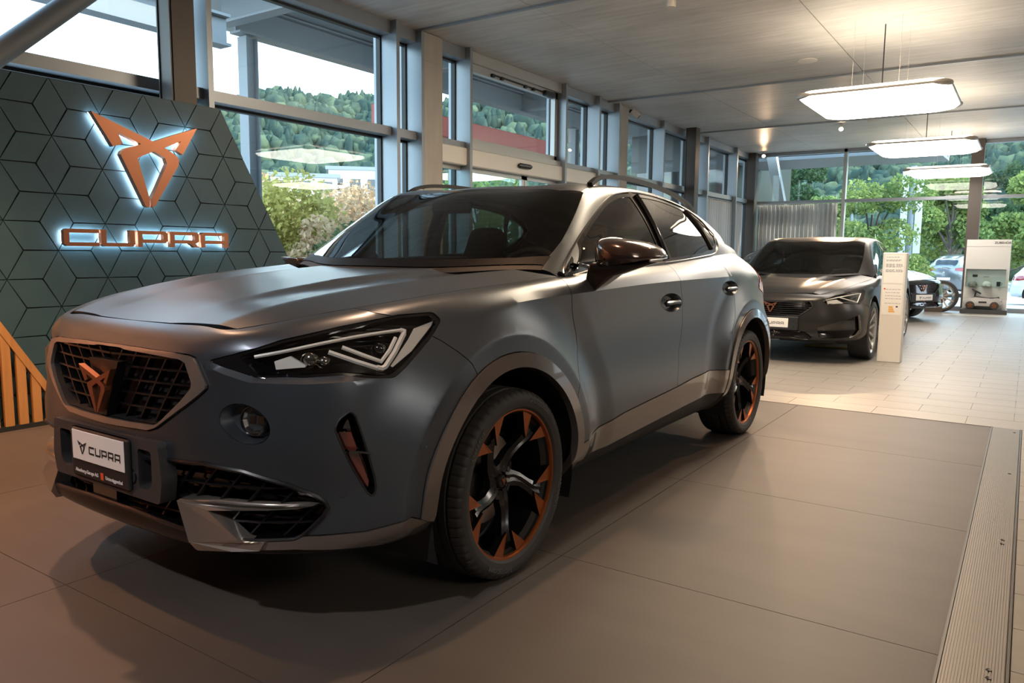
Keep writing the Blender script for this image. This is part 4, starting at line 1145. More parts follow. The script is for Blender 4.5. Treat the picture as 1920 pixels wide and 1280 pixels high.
def both(mk, name, m, parents=None, smooth=40, label=None):
    """mk(mirror sign) -> MB, built for the left side and mirrored for the right"""
    out = []
    for i, sg in enumerate((1, -1)):
        mb = mk()
        if sg < 0: mb.v = [(-x, y, z) for x, y, z in mb.v]; mb.f = [tuple(reversed(f)) for f in mb.f]
        out.append(mb.build(name, m, (parents[i] if parents else suv), smooth, label))
    return out
ch = onGH([(.47, 1.066), (.69, 1.203), (.98, 1.345), (1.165, 1.418), (1.30, 1.446), (1.526, 1.463), (1.89, 1.452), (2.19, 1.414), (2.38, 1.36), (2.455, 1.31), (2.47, 1.26), (2.43, 1.20), (2.33, 1.157), (2.10, 1.138), (1.6, 1.110), (1.0, 1.090), (.7, 1.078)], .004)
both(lambda: MB().tube(smooth_loop(ch, 5), .0038, 6, closed=True), 'chrome_window_strip', mat('smoked_chrome', (.28, .26, .24), .2, 1))
both(lambda: MB().tube(smooth_loop(onGH([(1.475, 1.448), (1.49, 1.38), (1.505, 1.25), (1.525, 1.12)], .003), 4, False), .017, 6), 'door_pillar', m_gblack)
both(lambda: MB().tube(smooth_loop(onGH([(2.155, 1.405), (2.235, 1.30), (2.30, 1.18)], .003), 4, False), .012, 6), 'rear_pillar_strip', m_gblack)
# roof rails
rr_ = [(.575, 1.09, 1.476), (.572, 1.16, 1.507), (.568, 1.26, 1.527), (.565, 1.45, 1.538), (.56, 1.7, 1.536), (.555, 2.0, 1.520), (.548, 2.25, 1.492), (.54, 2.42, 1.462), (.535, 2.52, 1.432)]
def rail():
    P = smooth_loop(rr_, 5, False); mb = MB(); mb.bar(P, .026, .020); return mb
both(rail, 'roof_rail', mat('satin_dark_rail', (.035, .032, .03), .33, .6))
both(lambda: MB().prism([(.575, 1.085, 1.470), (.575, 1.17, 1.470), (.572, 1.19, 1.505), (.572, 1.15, 1.503), (.575, 1.10, 1.480)], (-.024, 0, 0)), 'rail_foot', m_chrome)
# --- recesses behind the openings
def rec(nm, loop, vec, depth, m, mode, shr=.9, parent=suv, open_mid=False, off=0):
    return emit(nm, recess(LB, loop, vec, depth, shr, True, .02, off, open_mid), m, parent, mode, 30)
rec('grille_recess', gr_in, (0, 1, 0), .085, m_mblack, 'sym', .98, grille, True)
rec('intake_recess', intake, (0, 1, 0), .10, m_gblack, 'sym', .96, bumper, True)
rec('vent_recess', vent, (-.55, .8, 0), .06, m_gblack, 'both', .85, bumper)
rec('handle_recess', h1, (-1, 0, 0), .035, m_matte, 'both', .7, fdoor); rec('handle_recess', h2, (-1, 0, 0), .035, m_matte, 'both', .7, rdoor)
rec('headlight_bucket', hl, (-.35, .85, -.05), .085, m_gblack, 'both', .82, lens)
fogs = rec('fog_light_dish', fog, (-.25, .95, 0), .035, m_matte, 'both', .78, bumper)
# intake border ring and vent border
def loop3(loop, off, sym=False):
    lp = dens(loop, .02); uv = np.clip(lp, [0, 0], [LB.ulim[1], VM]); P = LB.ev(uv)+LB.nrm(np.clip(uv, [.003, .003], [9, VM-.003]))*off
    return P
def border(loop, off, r, nm, m, sym, parent):
    P = loop3(loop, off)
    if sym:
        k = [p for p in P if p[0] > .004]; i0 = None
        # reorder so that the run starts at the centre line
        ms = [p[0] > .004 for p in P]; st = next(i for i in range(len(P)) if ms[i] and not ms[i-1]); run = []
        for j in range(len(P)):
            q = P[(st+j) % len(P)]
            if not ms[(st+j) % len(P)]: break
            run.append(q)
        pts = run+[(-x, y, z) for x, y, z in run[::-1]]
        return MB().tube(pts, r, 6, closed=True).build(nm, m, parent, 40)
    return both(lambda: MB().tube([tuple(p) for p in P], r, 6, closed=True), nm, m, [parent, parent])
m_gbar0 = mat('border_black', (.006, .006, .007), .3, 0, .5)
border(intake, .0, .007, 'intake_border', m_gbar0, True, bumper)
border(vent, .001,   .003, 'vent_border', m_mblack, False, bumper)
# --- grille lattice: horizontals and mirrored diagonals clipped to the opening
def clip_seg(p, q, poly):
    """part of a segment inside a convex polygon (counter-clockwise or clockwise)"""
    ar = sum(poly[i][0]*poly[(i+1) % len(poly)][1]-poly[(i+1) % len(poly)][0]*poly[i][1] for i in range(len(poly))); t0, t1 = 0., 1.
    for i in range(len(poly)):
        a, b = poly[i], poly[(i+1) % len(poly)]; nx, ny = -(b[1]-a[1]), b[0]-a[0]
        if ar < 0: nx, ny = -nx, -ny
        dp = (p[0]-a[0])*nx+(p[1]-a[1])*ny; dq = (q[0]-a[0])*nx+(q[1]-a[1])*ny
        if dp < 0 and dq < 0: return None
        if dp*dq < 0:
            t = dp/(dp-dq)
            if dp < 0: t0 = max(t0, t)
            else: t1 = min(t1, t)
    if t1-t0 < .02: return None
    f_ = lambda t: (p[0]+(q[0]-p[0])*t, p[1]+(q[1]-p[1])*t)
    return f_(t0), f_(t1)
def hull(pts):
    pts = sorted(set((round(a, 5), round(b, 5)) for a, b in pts)); lo, up = [], []
    cr_ = lambda o, a, b: (a[0]-o[0])*(b[1]-o[1])-(a[1]-o[1])*(b[0]-o[0])
    for p in pts:
        while len(lo) > 1 and cr_(lo[-2], lo[-1], p) <= 0: lo.pop()
        lo.append(p)
    for p in pts[::-1]:
        while len(up) > 1 and cr_(up[-2], up[-1], p) <= 0: up.pop()
        up.append(p)
    return lo[:-1]+up[:-1]
gi = LB.ev(gr_in); gpoly = hull([(p[0], p[2]) for p in gi]+[(-p[0], p[2]) for p in gi])
def sface(t, z, base):      # depth of the fascia at lateral t
    return float(np.interp(abs(t), [0, .25, .43, .575, .70, .80], [-.955, -.947, -.925, -.875, -.79, -.665]))+base
def lattice(poly, base, hz, dx, slope, nm, parent, w=.006, d=.022, vshape=True, chev=.02):
    for z in hz:
        for sg in (-1, 1):
            sgm = clip_seg((0.002*sg, z), (1.0*sg, z+chev), poly)
            if sgm:
                (t0, z0), (t1, z1) = sgm; n = max(2, int(abs(t1-t0)/.05)+1)
                pts = [(t0+(t1-t0)*k/n, sface(t0+(t1-t0)*k/n, 0, base), z0+(z1-z0)*k/n) for k in range(n+1)]
                MB().bar(pts, d, w).build(nm, m_gbar, parent)
    zlo = min(p[1] for p in poly)-.02; zhi = max(p[1] for p in poly)+.02
    t = -1.0
    while t < 1.2:
        for sg in (-1, 1):
            a, b = (t*sg, zlo), ((t+(zhi-zlo)*slope)*sg, zhi)
            # keep the half belonging to this side
            hp_ = [(0, zlo), (1.2*sg, zlo), (1.2*sg, zhi), (0, zhi)]
            s1 = clip_seg(a, b, hp_)
            s1 = clip_seg(s1[0], s1[1], poly) if s1 else None
            if s1:
                (t0, z0), (t1, z1) = s1; n = 3
                pts = [(t0+(t1-t0)*k/n, sface(t0+(t1-t0)*k/n, 0, base), z0+(z1-z0)*k/n) for k in range(n+1)]
                MB().bar(pts, .006, d, (0, 1, 0)).build(nm, m_gbar, parent)
        t += dx
m_gbar = mat('grille_bar_black', (.006, .006, .007), .22, 0, .5)
lattice(gpoly, .028, [.635, .675, .715, .755, .795, .83], .075, .72, 'grille_bar', grille)
it = LB.ev(intake); ipoly = hull([(p[0], p[2]) for p in it]+[(-p[0], p[2]) for p in it])
ipoly_c = [p for p in ipoly]
lattice(ipoly_c, .035, [.37, .42, .47], .085, .85, 'intake_bar', bumper)
# emblem on the grille with its dark V backing
cup_emblem(.145, -.018, lambda x, z, d: (x, -.990-d, .722+z)).build('grille_emblem', m_copper, grille, recalc=True)
MB().prism([(-.085, -.962, .812), (.085, -.962, .812), (.010, -.966, .64), (-.010, -.966, .64)], (0, .03, 0)).build('emblem_backing', m_gbar0, grille, recalc=True)
# --- plate carrier
pc = empty('plate_carrier', (0, -.955, .53), parent=suv)
def frame_poly(outer, holes, y, d):
    mb = MB(); plate_shape(mb, [outer]+holes, lambda x, z: (x, y, z), (0, d, 0)); return mb
oc = round_loop([(-.30, .065), (.30, .065), (.315, -.05), (.30, -.118), (-.30, -.118), (-.315, -.05)], .015)
hA = round_loop([(.195, .035), (.265, .035), (.265, -.06), (.245, -.085), (.195, -.085)], .012)[::-1]; hB = [(-x, z) for x, z in hA][::-1]
frame_poly(oc, [hA, hB], -.022, .05).build('carrier_frame', mat('carrier_grey_plastic', (.035, .035, .037), .45), pc, recalc=True)
for sg in (1, -1): MB().box((sg*.19, .02, -.09), (sg*.27, .024, .04)).build('pocket_back', m_mblack, pc)
MB().bbox((-.165, -.036, -.102), (.165, -.022, .058), .006).build('plate_holder', m_mblack, pc, recalc=True)
MB().bbox((-.150, -.0405, -.045), (.150, -.036, .052), .003).build('licence_plate', m_platew, pc, recalc=True)
wd = MB(); word(wd, 'CUPRA', -.048, -.018, .026, .031, .0065, lambda x, z: (x, -.0408, z), (0, -.0006, 0)); wd.build('plate_lettering', m_ink, pc)
em = cup_emblem(.042, -.001, lambda x, z, d: (x-.088, -.0408+d, z-.003)); em.build('plate_mark', m_ink, pc)
def flat_text(body, size, x0, z0, y, parent, m, nm):
    vs, fs, w_ = text_mesh(body, size, .0004, .0003)
    return MB().add([(x0+v.x, y-v.z, z0+v.y) for v in vs], fs).build(nm, m, parent), w_
flat_text('Altenburg-Garage AG', .0155, -.145, -.085, -.0368, pc, m_white_t, 'holder_lettering')
flat_text('Untersiggenthal', .0155, .034, -.085, -.0368, pc, m_white_t, 'holder_lettering')
MB().box((.008, -.0375, -.090), (.024, -.0365, -.068)).build('holder_mark', m_orange, pc)
# --- fog lamps
for i, sg in enumerate((1, -1)):
    c = onLB([(471, 790.5)], -.028)[0]; c.x *= sg
    dr = Vector((.28*sg, -.96, 0)).normalized()
    q = dr.to_track_quat('Z', 'Y').to_matrix()
    def put(mb): mb.v = [tuple(q @ Vector(v)+c) for v in mb.v]; return mb
    put(MB().lathe([(-.02, .046), (.008, .046), (.012, .043), (.010, .040)], 32, 'z')).build('fog_ring', m_gblack, bumper, 40)
    put(MB().lathe([(.010, .040), (.017, .030), (.021, .015), (.022, 0)], 32, 'z')).build('fog_lens', m_lens, bumper, 60)
    put(MB().lathe([(-.025, 0), (-.02, .012), (-.012, .026), (.006, .039)], 10, 'z')).build('fog_reflector', m_chrome, bumper, 20)
    for off_ in (-.014, .014): put(MB().box((off_-.010, -.012, -.014), (off_+.010, .012, -.004))).build('fog_led', m_chrome, bumper)
# --- side vent fin, and a red plate painted as the reflection in the vent
both(lambda: MB().prism(onLB([(633, 812), (663, 812), (694, 905), (692, 920)], -.022), (-.002, .004, 0)), 'vent_red_reflection', mat('red_reflection_tone', (.13, .02, .012), .2, coat=1), [bumper, bumper])
both(lambda: MB().bar(onLB([(653, 846), (672, 846), (694, 848)], -.006), .030, .006), 'vent_fin', m_gblack, [bumper, bumper])
# --- silver blade at the intake
def blade():
    out = onLB([(340, 936), (347, 931.5), (402, 939), (460, 944.5), (519, 947.5), (586, 946), (558, 951.5), (500, 954.5), (441, 955), (396, 955.5), (427, 987), (452, 1009), (468, 1014), (500, 1013.5), (490, 1026.5), (440, 1026.5), (374, 1023), (362, 1010)], .016)
    mb = MB(); P = [Vector(p) for p in out]; tri = geometry.tessellate_polygon([P]); n = len(P)
    back = [p+Vector((-.01, .05, 0)) for p in P]
    mb.add(P+back, [tuple(t) for t in tri]+[(i, (i+1) % n, n+(i+1) % n, n+i) for i in range(n)]); return mb
for o_ in both(blade, 'silver_blade', m_silv, [bumper, bumper], 30): fix_normals(o_.data)
# parking sensors
for p_ in ((641, 925), (795, 834)):
    uv = B.px(LB, [p_])[0]; P = LB.ev([uv])[0]; N = LB.nrm([uv])[0]
    def sens():
        q = Vector(N).to_track_quat('Z', 'Y').to_matrix(); mb = MB().lathe([(-.003, .0125), (.0018, .0125), (.0018, .0105), (.0008, .0100), (.0012, 0)], 20, 'z'); mb.v = [tuple(q @ Vector(v)+Vector(P)) for v in mb.v]; return mb
    both(sens, 'parking_sensor', m_matte, [bumper, bumper])
MB().lathe([(-.02, .02), (.004, .02), (.008, .016), (.009, .0)], 20, 'y', (.165, -.962, .475)).build('front_camera', m_gblack, bumper, 40)
MB().box((-.115, -.955, .345), (.025, -.92, .475)).build('radar_cover', m_gblack, bumper)
# --- headlight inner parts
def hz(pts): return [(420+.21875*x, 570+.21875*y) for x, y in pts]
def ribbon(pts, w, off, n=6):
    P = smooth_loop(onLB(hz(pts), off), 3, False); return MB().tube(P, w, n)
LP = lens
both(lambda: ribbon([(250, 447), (480, 400), (700, 350), (930, 300), (1150, 258), (1400, 222), (1530, 208)], .0055, -.012), 'drl_strip', m_drl, LP)
both(lambda: MB().tube(onLB(hz([(1530, 208), (1562, 215), (1555, 245), (1480, 400), (1400, 528), (1370, 545), (1330, 538)]), -.013), .0088, 6), 'drl_strip', m_drl, LP)
both(lambda: MB().tube(onLB(hz([(1330, 538), (1150, 480), (900, 392)]), -.013), .0075, 6), 'drl_strip', m_drl, LP)
both(lambda: MB().tube(onLB(hz([(1020, 345), (1200, 415), (1370, 478), (1440, 380), (1490, 270)]), -.016), .0065, 6), 'drl_inner_strip', m_drl, LP)
def poly_on(pts, off, th=.004):
    P = onLB(hz(pts), off); return MB().prism(P, (-.004, th*2, 0))
both(lambda: poly_on([(1640, 195), (1800, 130), (1790, 170), (1620, 390), (1460, 530), (1440, 520), (1590, 290)], -.012), 'side_reflector', m_clear, LP)
both(lambda: poly_on([(415, 478), (560, 425), (700, 510), (690, 525), (430, 552)], -.022), 'low_beam_reflector', m_clear, LP)
both(lambda: poly_on([(430, 575), (1000, 535), (1340, 575), (1300, 598), (700, 600), (330, 606)], -.012), 'lower_bezel', m_chrome, LP)
def proj_lens(cx_, cy_, r, off):
    c = onLB(hz([(cx_, cy_)]), off)[0]; d = Vector((.35, -.9, 0)).normalized(); q = d.to_track_quat('Z', 'Y').to_matrix()
    mb = MB().lathe([(-.03, r*1.15), (.0, r*1.15), (.003, r*1.05), (.001, r*.92), (.004, r*.75), (.008, r*.4), (.009, 0)], 24, 'z'); mb.v = [tuple(q @ Vector(v)+c) for v in mb.v]; return mb
both(lambda: proj_lens(1350, 355, .019, -.032), 'projector_lens', m_gblack, LP)
both(lambda: proj_lens(720, 455, .022, -.030), 'projector_lens', m_chrome, LP)
both(lambda: proj_lens(850, 465, .016, -.030), 'projector_lens', m_chrome, LP)
# --- handles
for i, (c, wv, hv, door) in enumerate((((1259, 567), .088, .016, fdoor), ((1369, 541), .083, .016, rdoor))):
    P = onLB([c], .006)[0]
    both(lambda: MB().bbox((P.x-.012, P.y-wv, P.z-hv), (P.x+.016, P.y+wv, P.z+hv), .012), 'door_handle', m_matte, door)
# --- mirrors
def mirror_house():
    mb = MB(); G_ = []
    # superellipse sections from the leading face to the rear rim; (y, cx, cz, rx, rz)
    for y, cx_, cz_, rx, rz in ((.505, 1.005, 1.136, .03, .012), (.515, 1.003, 1.137, .075, .036), (.535, 1.000, 1.139, .105, .052), (.57, .998, 1.141, .122, .062), (.62, .998, 1.142, .128, .066), (.68, 1.0, 1.142, .128, .066), (.70, 1.0, 1.142, .122, .061)):
        ring = []
        for k in range(28):
            a = 2*math.pi*k/28; c, s_ = math.cos(a), math.sin(a)
            x = math.copysign(abs(c)**.62, c)*rx; z = math.copysign(abs(s_)**.72, s_)*rz
            z += -.16*(x) if z > 0 else -.02*x          # top falls towards the outside
            z = max(z, -.030-.02*x/.13*-1)
            ring.append((cx_+x, y-.10*(abs(x)/.13)**2*-.25+.30*max(0, x-.02), cz_+z))
        G_.append(ring)
    mb.grid([list(r)+[r[0]] for r in G_]); b = len(mb.v)
    mb.add(G_[0], [tuple(range(28))]); mb.add(G_[-1], [tuple(range(27, -1, -1))]); return mb
mir_ = both(mirror_house, 'mirror_housing', m_brown, fdoor, 50)
def fold(o):
    M = Matrix.Translation((-.84, .72, -.02)) @ Matrix.Rotation(math.radians(-84), 4, 'Z') @ Matrix.Translation((.87, -.60, 0)); o.data.transform(M); o.data.update()
fold(mir_[1])
for o_ in mir_: fix_normals(o_.data); shade(o_.data, 50)
def mirror_arm():
    a = [(.84, .57, .995), (.875, .56, .985), (.875, .66, 1.0), (.84, .66, 1.01)]
    b_ = [(.875, .535, 1.112), (1.13, .63, 1.118), (1.13, .66, 1.118), (.875, .68, 1.112)]
    m1 = [(.855, .545, 1.05), (.97, .565, 1.06), (.97, .66, 1.065), (.855, .67, 1.06)]
    mb = MB(); rings = [a, m1, b_]; v = [p for r in rings for p in r]
    fs = [(0, 1, 2, 3), (11, 10, 9, 8)]+[(k*4+i, k*4+(i+1) % 4, k*4+4+(i+1) % 4, k*4+4+i) for k in range(2) for i in range(4)]
    mb.add(v, fs); return mb
for k, o_ in enumerate(both(mirror_arm, 'mirror_arm', m_brown, fdoor)):
    fix_normals(o_.data); md = o_.modifiers.new('bevel', 'BEVEL'); md.width = .012; md.segments = 3
mgl_ = both(lambda: MB().bbox((.92, .690, 1.105), (1.07, .702, 1.17), .002), 'mirror_glass', m_chrome, fdoor)
fold(mgl_[1])
both(lambda: MB().prism(onGH([(.50, 1.078), (.60, 1.078), (.60, 1.135)], .002), (-.01, 0, 0)), 'mirror_triangle', m_gblack, fdoor)
# --- wheels and wheel housings
for s_ in (0., 2.68):
    for sg in (1, -1):
        make_wheel('wheel', suv, (sg*(.885-.104), s_, .335), sg, m_cop)
def housing(s_):
    mb = MB(); pr_ = []
    for k in range(25):
        a = math.radians(-20+220*k/24); pr_.append([(.895, s_-.03+.43*math.cos(a), .335+.43*math.sin(a)), (.50, s_-.03+.43*math.cos(a), .335+.43*math.sin(a))])
    mb.grid(pr_); c = [r[1] for r in pr_]; mb.add(c, [tuple(range(len(c)))]); return mb
for s_ in (0., 2.68): both(lambda: housing(s_), 'wheel_housing', m_mblack)
MB().box((-.62, -.72, .262), (.62, 3.2, .285)).build('underbody', m_mblack, suv)
# --- cabin
cab = empty('cabin', (0, 0, 0), parent=suv)
def soft(name, rings, m, parent):
    mb = MB(); n = len(rings[0]); v = [p for r in rings for p in r]
    mb.add(v, [tuple(range(n))[::-1]]+[(k*n+i, k*n+(i+1) % n, (k+1)*n+(i+1) % n, (k+1)*n+i) for k in range(len(rings)-1) for i in range(n)]+[tuple((len(rings)-1)*n+i for i in range(n))])
    o = mb.build(name, m, parent, 60, recalc=True); md = o.modifiers.new('sub', 'SUBSURF'); md.levels = md.render_levels = 2; return o
def seat(x, y):
    q = lambda z, y0, y1, w: [(x-w, y0, z), (x, y0-.02, z), (x+w, y0, z), (x+w, y1, z), (x, y1, z), (x-w, y1, z)]
    soft('seat_cushion', [q(.50, y-.25, y+.25, .24), q(.54, y-.28, y+.27, .26), q(.60, y-.27, y+.27, .25)], m_cabin, cab)
    soft('seat_backrest', [q(.56, y+.20, y+.34, .23), q(.80, y+.24, y+.38, .26), q(1.02, y+.31, y+.42, .24), q(1.12, y+.34, y+.42, .14), q(1.26, y+.38, y+.46, .13), q(1.30, y+.40, y+.46, .10)], m_cabin, cab)
seat(.36, 1.12); seat(-.36, 1.12); seat(.36, 2.0); seat(-.36, 2.0); seat(0., 2.0)
ds = [[(x, y, z) for (y, z) in ((.36, 1.03), (.55, 1.05), (.66, 1.045), (.74, .98), (.74, .70))] for x in np.linspace(-.70, .70, 9)]
MB().grid(ds).build('dashboard', m_dash, cab, 50, recalc=True)
MB().bbox((-.13, .70, 1.03), (.13, .72, 1.13), .006).build('screen', m_mblack, cab)
sw = MB(); P_ = [(.36+.185*math.cos(a), .86+.08*math.sin(a), 1.0+.165*math.sin(a)) for a in np.linspace(0, 2*math.pi, 33)[:-1]]; sw.tube(P_, .015, 8, closed=True)
sw.tube([(.18, .86, 1.0), (.54, .86, 1.0)], .014, 8); sw.tube([(.36, .86, 1.0), (.36, .78, .85)], .02, 8); sw.lathe([(-.02, 0), (-.02, .06), (.0, .065), (.01, .0)], 20, 'y', (.36, .86, 1.0)); sw.build('steering_wheel', m_dash, cab, 50)
MB().bbox((-.12, .74, 1.335), (.12, .765, 1.40), .012).build('rear_view_mirror', m_mblack, cab, recalc=True)
MB().box((-.74, .3, .35), (.74, 3.2, .40)).build('cabin_floor', m_cabin, cab)
both(lambda: MB().box((.78, .45, .35), (.80, 2.7, 1.02)), 'inner_door_card', m_cabin, [cab, cab])
MB().box((-.70, 2.75, .4), (.70, 2.80, 1.0)).build('rear_shelf_wall', m_cabin, cab)
both(lambda: MB().bar([(.32*k-.30+.55*0, .26+.02*k+.06*0, 1.083+.001*k) for k in (0, 1, 2)], .014, .012), 'wiper', m_mblack, [suv, suv])
# ================================================================== the other cars
def zleon(P):
    P = P.copy(); P[:, 2] = np.interp(P[:, 2], [0, .2, .38, .55, .72, .845, .927, 1.09, 1.44, 1.51, 1.6], [0, .2, .315, .435, .56, .67, .745, .935, 1.315, 1.395, 1.48]); return P
m_dgrey = paint('dark_satin_paint', (.035, .034, .034), .33, .6)
m_wheel2 = mat('bright_alloy', (.62, .60, .57), .25, .8)
m_brass = mat('brass_caliper', (.45, .32, .06), .35, .7)
def simple_wheel(parent, loc, side, rimmat, R=.325, rim=.255, nsp=10):
    root = empty('wheel', loc, 0 if side > 0 else math.pi, parent=parent); k = R/.34
    MB().lathe([(-.10, rim-.01), (-.115, .29*k), (-.105, .328*k), (-.06, .339*k), (.06, .339*k), (.10, .33*k), (.112, .30*k), (.108, rim+.008), (.09, rim-.01)], 64, 'x').build('tyre', m_rubber, root, 35)
    MB().lathe([(.10, rim+.004), (.103, rim-.004), (.085, rim-.014), (-.08, rim-.03)], 64, 'x').build('rim_barrel', rimmat, root, 40)
    MB().lathe([(-.02, 0), (-.02, .15), (-.04, .15)], 32, 'x').build('brake_disc', m_disc, root)
    MB().lathe([(.05, 0), (.055, .04), (.04, .07), (.0, .075)], 24, 'x').build('hub', rimmat, root, 40)
    P = lambda r, a, x: (x, r*math.sin(a), r*math.cos(a))
    for i in range(nsp):
        a = 2*math.pi*i/nsp+.1; d0, d1_ = .018/.06, .014/rim
        t_ = [P(.05, a-d0, .05), P(.05, a+d0, .05), P(rim-.005, a+d1_, .092), P(rim-.005, a-d1_, .092)]; b_ = [(p[0]-.03, p[1], p[2]) for p in t_]
        MB().add(t_+b_, [(0, 1, 2, 3), (7, 6, 5, 4)]+[(q, 4+q, 4+(q+1) % 4, (q+1) % 4) for q in range(4)]).build('spoke', rimmat, root, recalc=True)
    return root
def basic_car(origin, label, col_m, zf, wheelm, feats, group=None, step=.034, wz=.325, tail=True, glassm=None):
    """hatchback or estate built from the same rib tables; feats are outlines already on the surface"""
    root = empty('car', origin, 0, label, 'car', group)
    b = CarBody(origin, zf, wz=wz, flare=.010)
    S = b.LB; vm = b.vmax; R = []
    F = feats(b)
    R += [('x_af', b.arch_loop(-.03, .385, 24)), ('x_ar', b.arch_loop(2.65, .385, 24))]
    R += [(n, l) for n, l, *_ in F['lb']]
    uS = lambda s_: b.side(S, [(s_, .55)])[0][0]
    if tail: R += [('tail_light', [(b.uk[15]+.0, vm*.80), (b.uk[15]+.12, vm*.93), (b.uk[17], vm*.93), (b.uk[18], vm*.90), (b.uk[18], vm*.80), (b.uk[16], vm*.76)])]
    lo = [(uS(.35), -.2), (uS(.35), vm*.10), (uS(2.3), vm*.12), (uS(2.3), -.2)]
    R += [('sill', lo), ('front_bumper', [(-.2, -.2), (uS(-.05), -.2), (uS(-.05), vm*.45), (b.uk[6], vm*.64), (b.uk[5], vm*.8), (b.uk[4], vm+.2), (-.2, vm+.2)]),
          ('front_fender', [(-.2, -.2), (uS(.40), -.2), (uS(.40), vm+.2), (-.2, vm+.2)]), ('front_door', [(-.2, -.2), (uS(1.46), -.2), (uS(1.46), vm+.2), (-.2, vm+.2)]),
          ('rear_door', [(-.2, -.2), (uS(2.22), -.2), (uS(2.38), vm*.6), (uS(2.25), vm+.2), (-.2, vm+.2)]),
          ('rear_bumper', [(b.uk[15], -.2), (b.uk[15], vm*.5), (9, vm*.5), (9, -.2)])]
    P = partition(S, R, 'rear_quarter', step)
    out = {}
    for n in ('front_bumper', 'front_fender', 'front_door', 'rear_door', 'rear_quarter', 'rear_bumper', 'sill', 'tail_light'):
        if n in P:
            out[n] = emit(n, sheet(P[n], 0, .002, .012), {'sill': m_mblack, 'tail_light': m_red, 'rear_bumper': col_m}.get(n, col_m), root, 'sym' if n in ('front_bumper', 'rear_quarter', 'rear_bumper') else 'both')
    for n, l, m, mode, off in F['lb']:
        if n in P and m is not None: out[n] = emit(n, sheet(P[n], off, .001, .012), m, root, mode)
    hp2 = partition(b.HD, [], 'hood', step); emit('hood', sheet(hp2['hood'], 0, .002, .012, -1), col_m, root, 'sym')
    zz = lambda pts: [(p[1], p[2]) for p in zf(arr([(0, y, z) for y, z in pts]))]
    gq = lambda pts: [q for q in b.side(b.GH, zz(pts)) if q is not None]
    w1 = gq([(.545, 1.088), (.70, 1.185), (.985, 1.326), (1.17, 1.398), (1.40, 1.434), (1.47, 1.125), (.7, 1.092)]); w2 = gq([(1.515, 1.440), (1.89, 1.430), (2.13, 1.398), (2.275, 1.178), (1.60, 1.130)]); w3 = gq([(2.175, 1.385), (2.35, 1.342), (2.44, 1.28), (2.41, 1.22), (2.32, 1.185)])
    fr_ = gq([(.47, 1.066), (.69, 1.203), (.98, 1.345), (1.30, 1.446), (1.89, 1.452), (2.19, 1.414), (2.46, 1.31), (2.43, 1.20), (2.33, 1.157), (1.6, 1.110), (.7, 1.078)])
    ws_ = [(.03, -.05), (.03, b.gv[2]-.07), (b.gu[3]-.02, b.gv[2]-.02), (b.gu[3]-.02, -.05)]; rw_ = [(b.gu[10]+.03, -.05), (b.gu[10]+.03, b.gv[2]-.06), (b.gu[12]-.03, b.gv[2]-.05), (b.gu[12]-.03, -.05)]
    g = partition(b.GH, [('w1', w1), ('w2', w2), ('w3', w3), ('window_trim', fr_), ('windscreen', ws_), ('rear_window', rw_)], 'roof', step)
    gl = glassm or m_sidegl
    for n, m, mode, pr_, nm in (('roof', col_m, 'sym', root, 'roof'), ('window_trim', m_gblack, 'both', root, 'window_trim'), ('windscreen', m_cargl, 'sym', root, 'windscreen'), ('rear_window', gl, 'sym', root, 'rear_window'), ('w1', gl, 'both', out['front_door'], 'window_pane'), ('w2', gl, 'both', out['rear_door'], 'window_pane'), ('w3', gl, 'both', root, 'quarter_window')):
        if n in g: emit(nm, sheet(g[n], 0, .0, .0 if 'w' == n[0] else .01, -1), m, pr_, mode)
    for s_ in (0., 2.68):
        for sg in (1, -1): simple_wheel(root, (sg*.775, s_, wz), sg, wheelm, R=wz)
    mb = MB()
    for s_ in (0., 2.68):
        for sg in (1, -1):
            pr_ = []
            for k in range(17):
                a = math.radians(-20+220*k/16); pr_.append([(sg*.88, s_-.03+.39*math.cos(a), wz+.39*math.sin(a)), (sg*.5, s_-.03+.39*math.cos(a), wz+.39*math.sin(a))])
            mb.grid(pr_)
    mb.build('wheel_housing', m_mblack, root)
    MB().box((-.62, -.70, .22), (.62, 3.2, .245)).build('underbody', m_mblack, root)
    mt = zf(arr([(0, 0, 1.14)]))[0, 2]
    for i, sg in enumerate((1, -1)):
        rings = []
        for y, rx, rz in ((.53, .05, .025), (.55, .095, .05), (.60, .11, .06), (.67, .11, .06), (.69, .10, .052)):
            rings.append([(sg*(.965+math.copysign(abs(math.cos(a))**.6, math.cos(a))*rx), y, mt+math.copysign(abs(math.sin(a))**.7, math.sin(a))*rz) for a in np.linspace(0, 2*math.pi, 17)])
        MB().grid(rings).build('mirror_housing', m_gblack if col_m is m_dgrey else col_m, out['front_door'][i], 50, recalc=True)
        MB().box((sg*.84, .56, mt-.07), (sg*.93, .64, mt-.04)).build('mirror_arm', m_mblack, out['front_door'][i])
        for s_ in (1.30, 2.22):
            zc = zf(arr([(0, 0, .935)]))[0, 2]; MB().bbox((sg*.885, s_-.09, zc-.014), (sg*.912, s_+.09, zc+.014), .01).build('door_handle', col_m, out['front_door' if s_ < 2 else 'rear_door'][i])
    # cabin
    cb = empty('cabin', (0, 0, 0), parent=root); zr = lambda z: float(zf(arr([(0, 0, z)]))[0, 2])
    MB().grid([[(x, y, zr(z)) for (y, z) in ((.36, 1.03), (.66, 1.045), (.74, .98), (.74, .70))] for x in (-.7, 0, .7)]).build('dashboard', m_dash, cb, recalc=True)
    for x in (-.36, .36):
        for y in (1.12, 2.0):
            MB().bbox((x-.24, y+.24, zr(.6)), (x+.24, y+.38, zr(1.08)), .05).build('seat_backrest', m_cabin, cb); MB().bbox((x-.13, y+.32, zr(1.10)), (x+.13, y+.42, zr(1.27)), .04).build('headrest', m_cabin, cb)
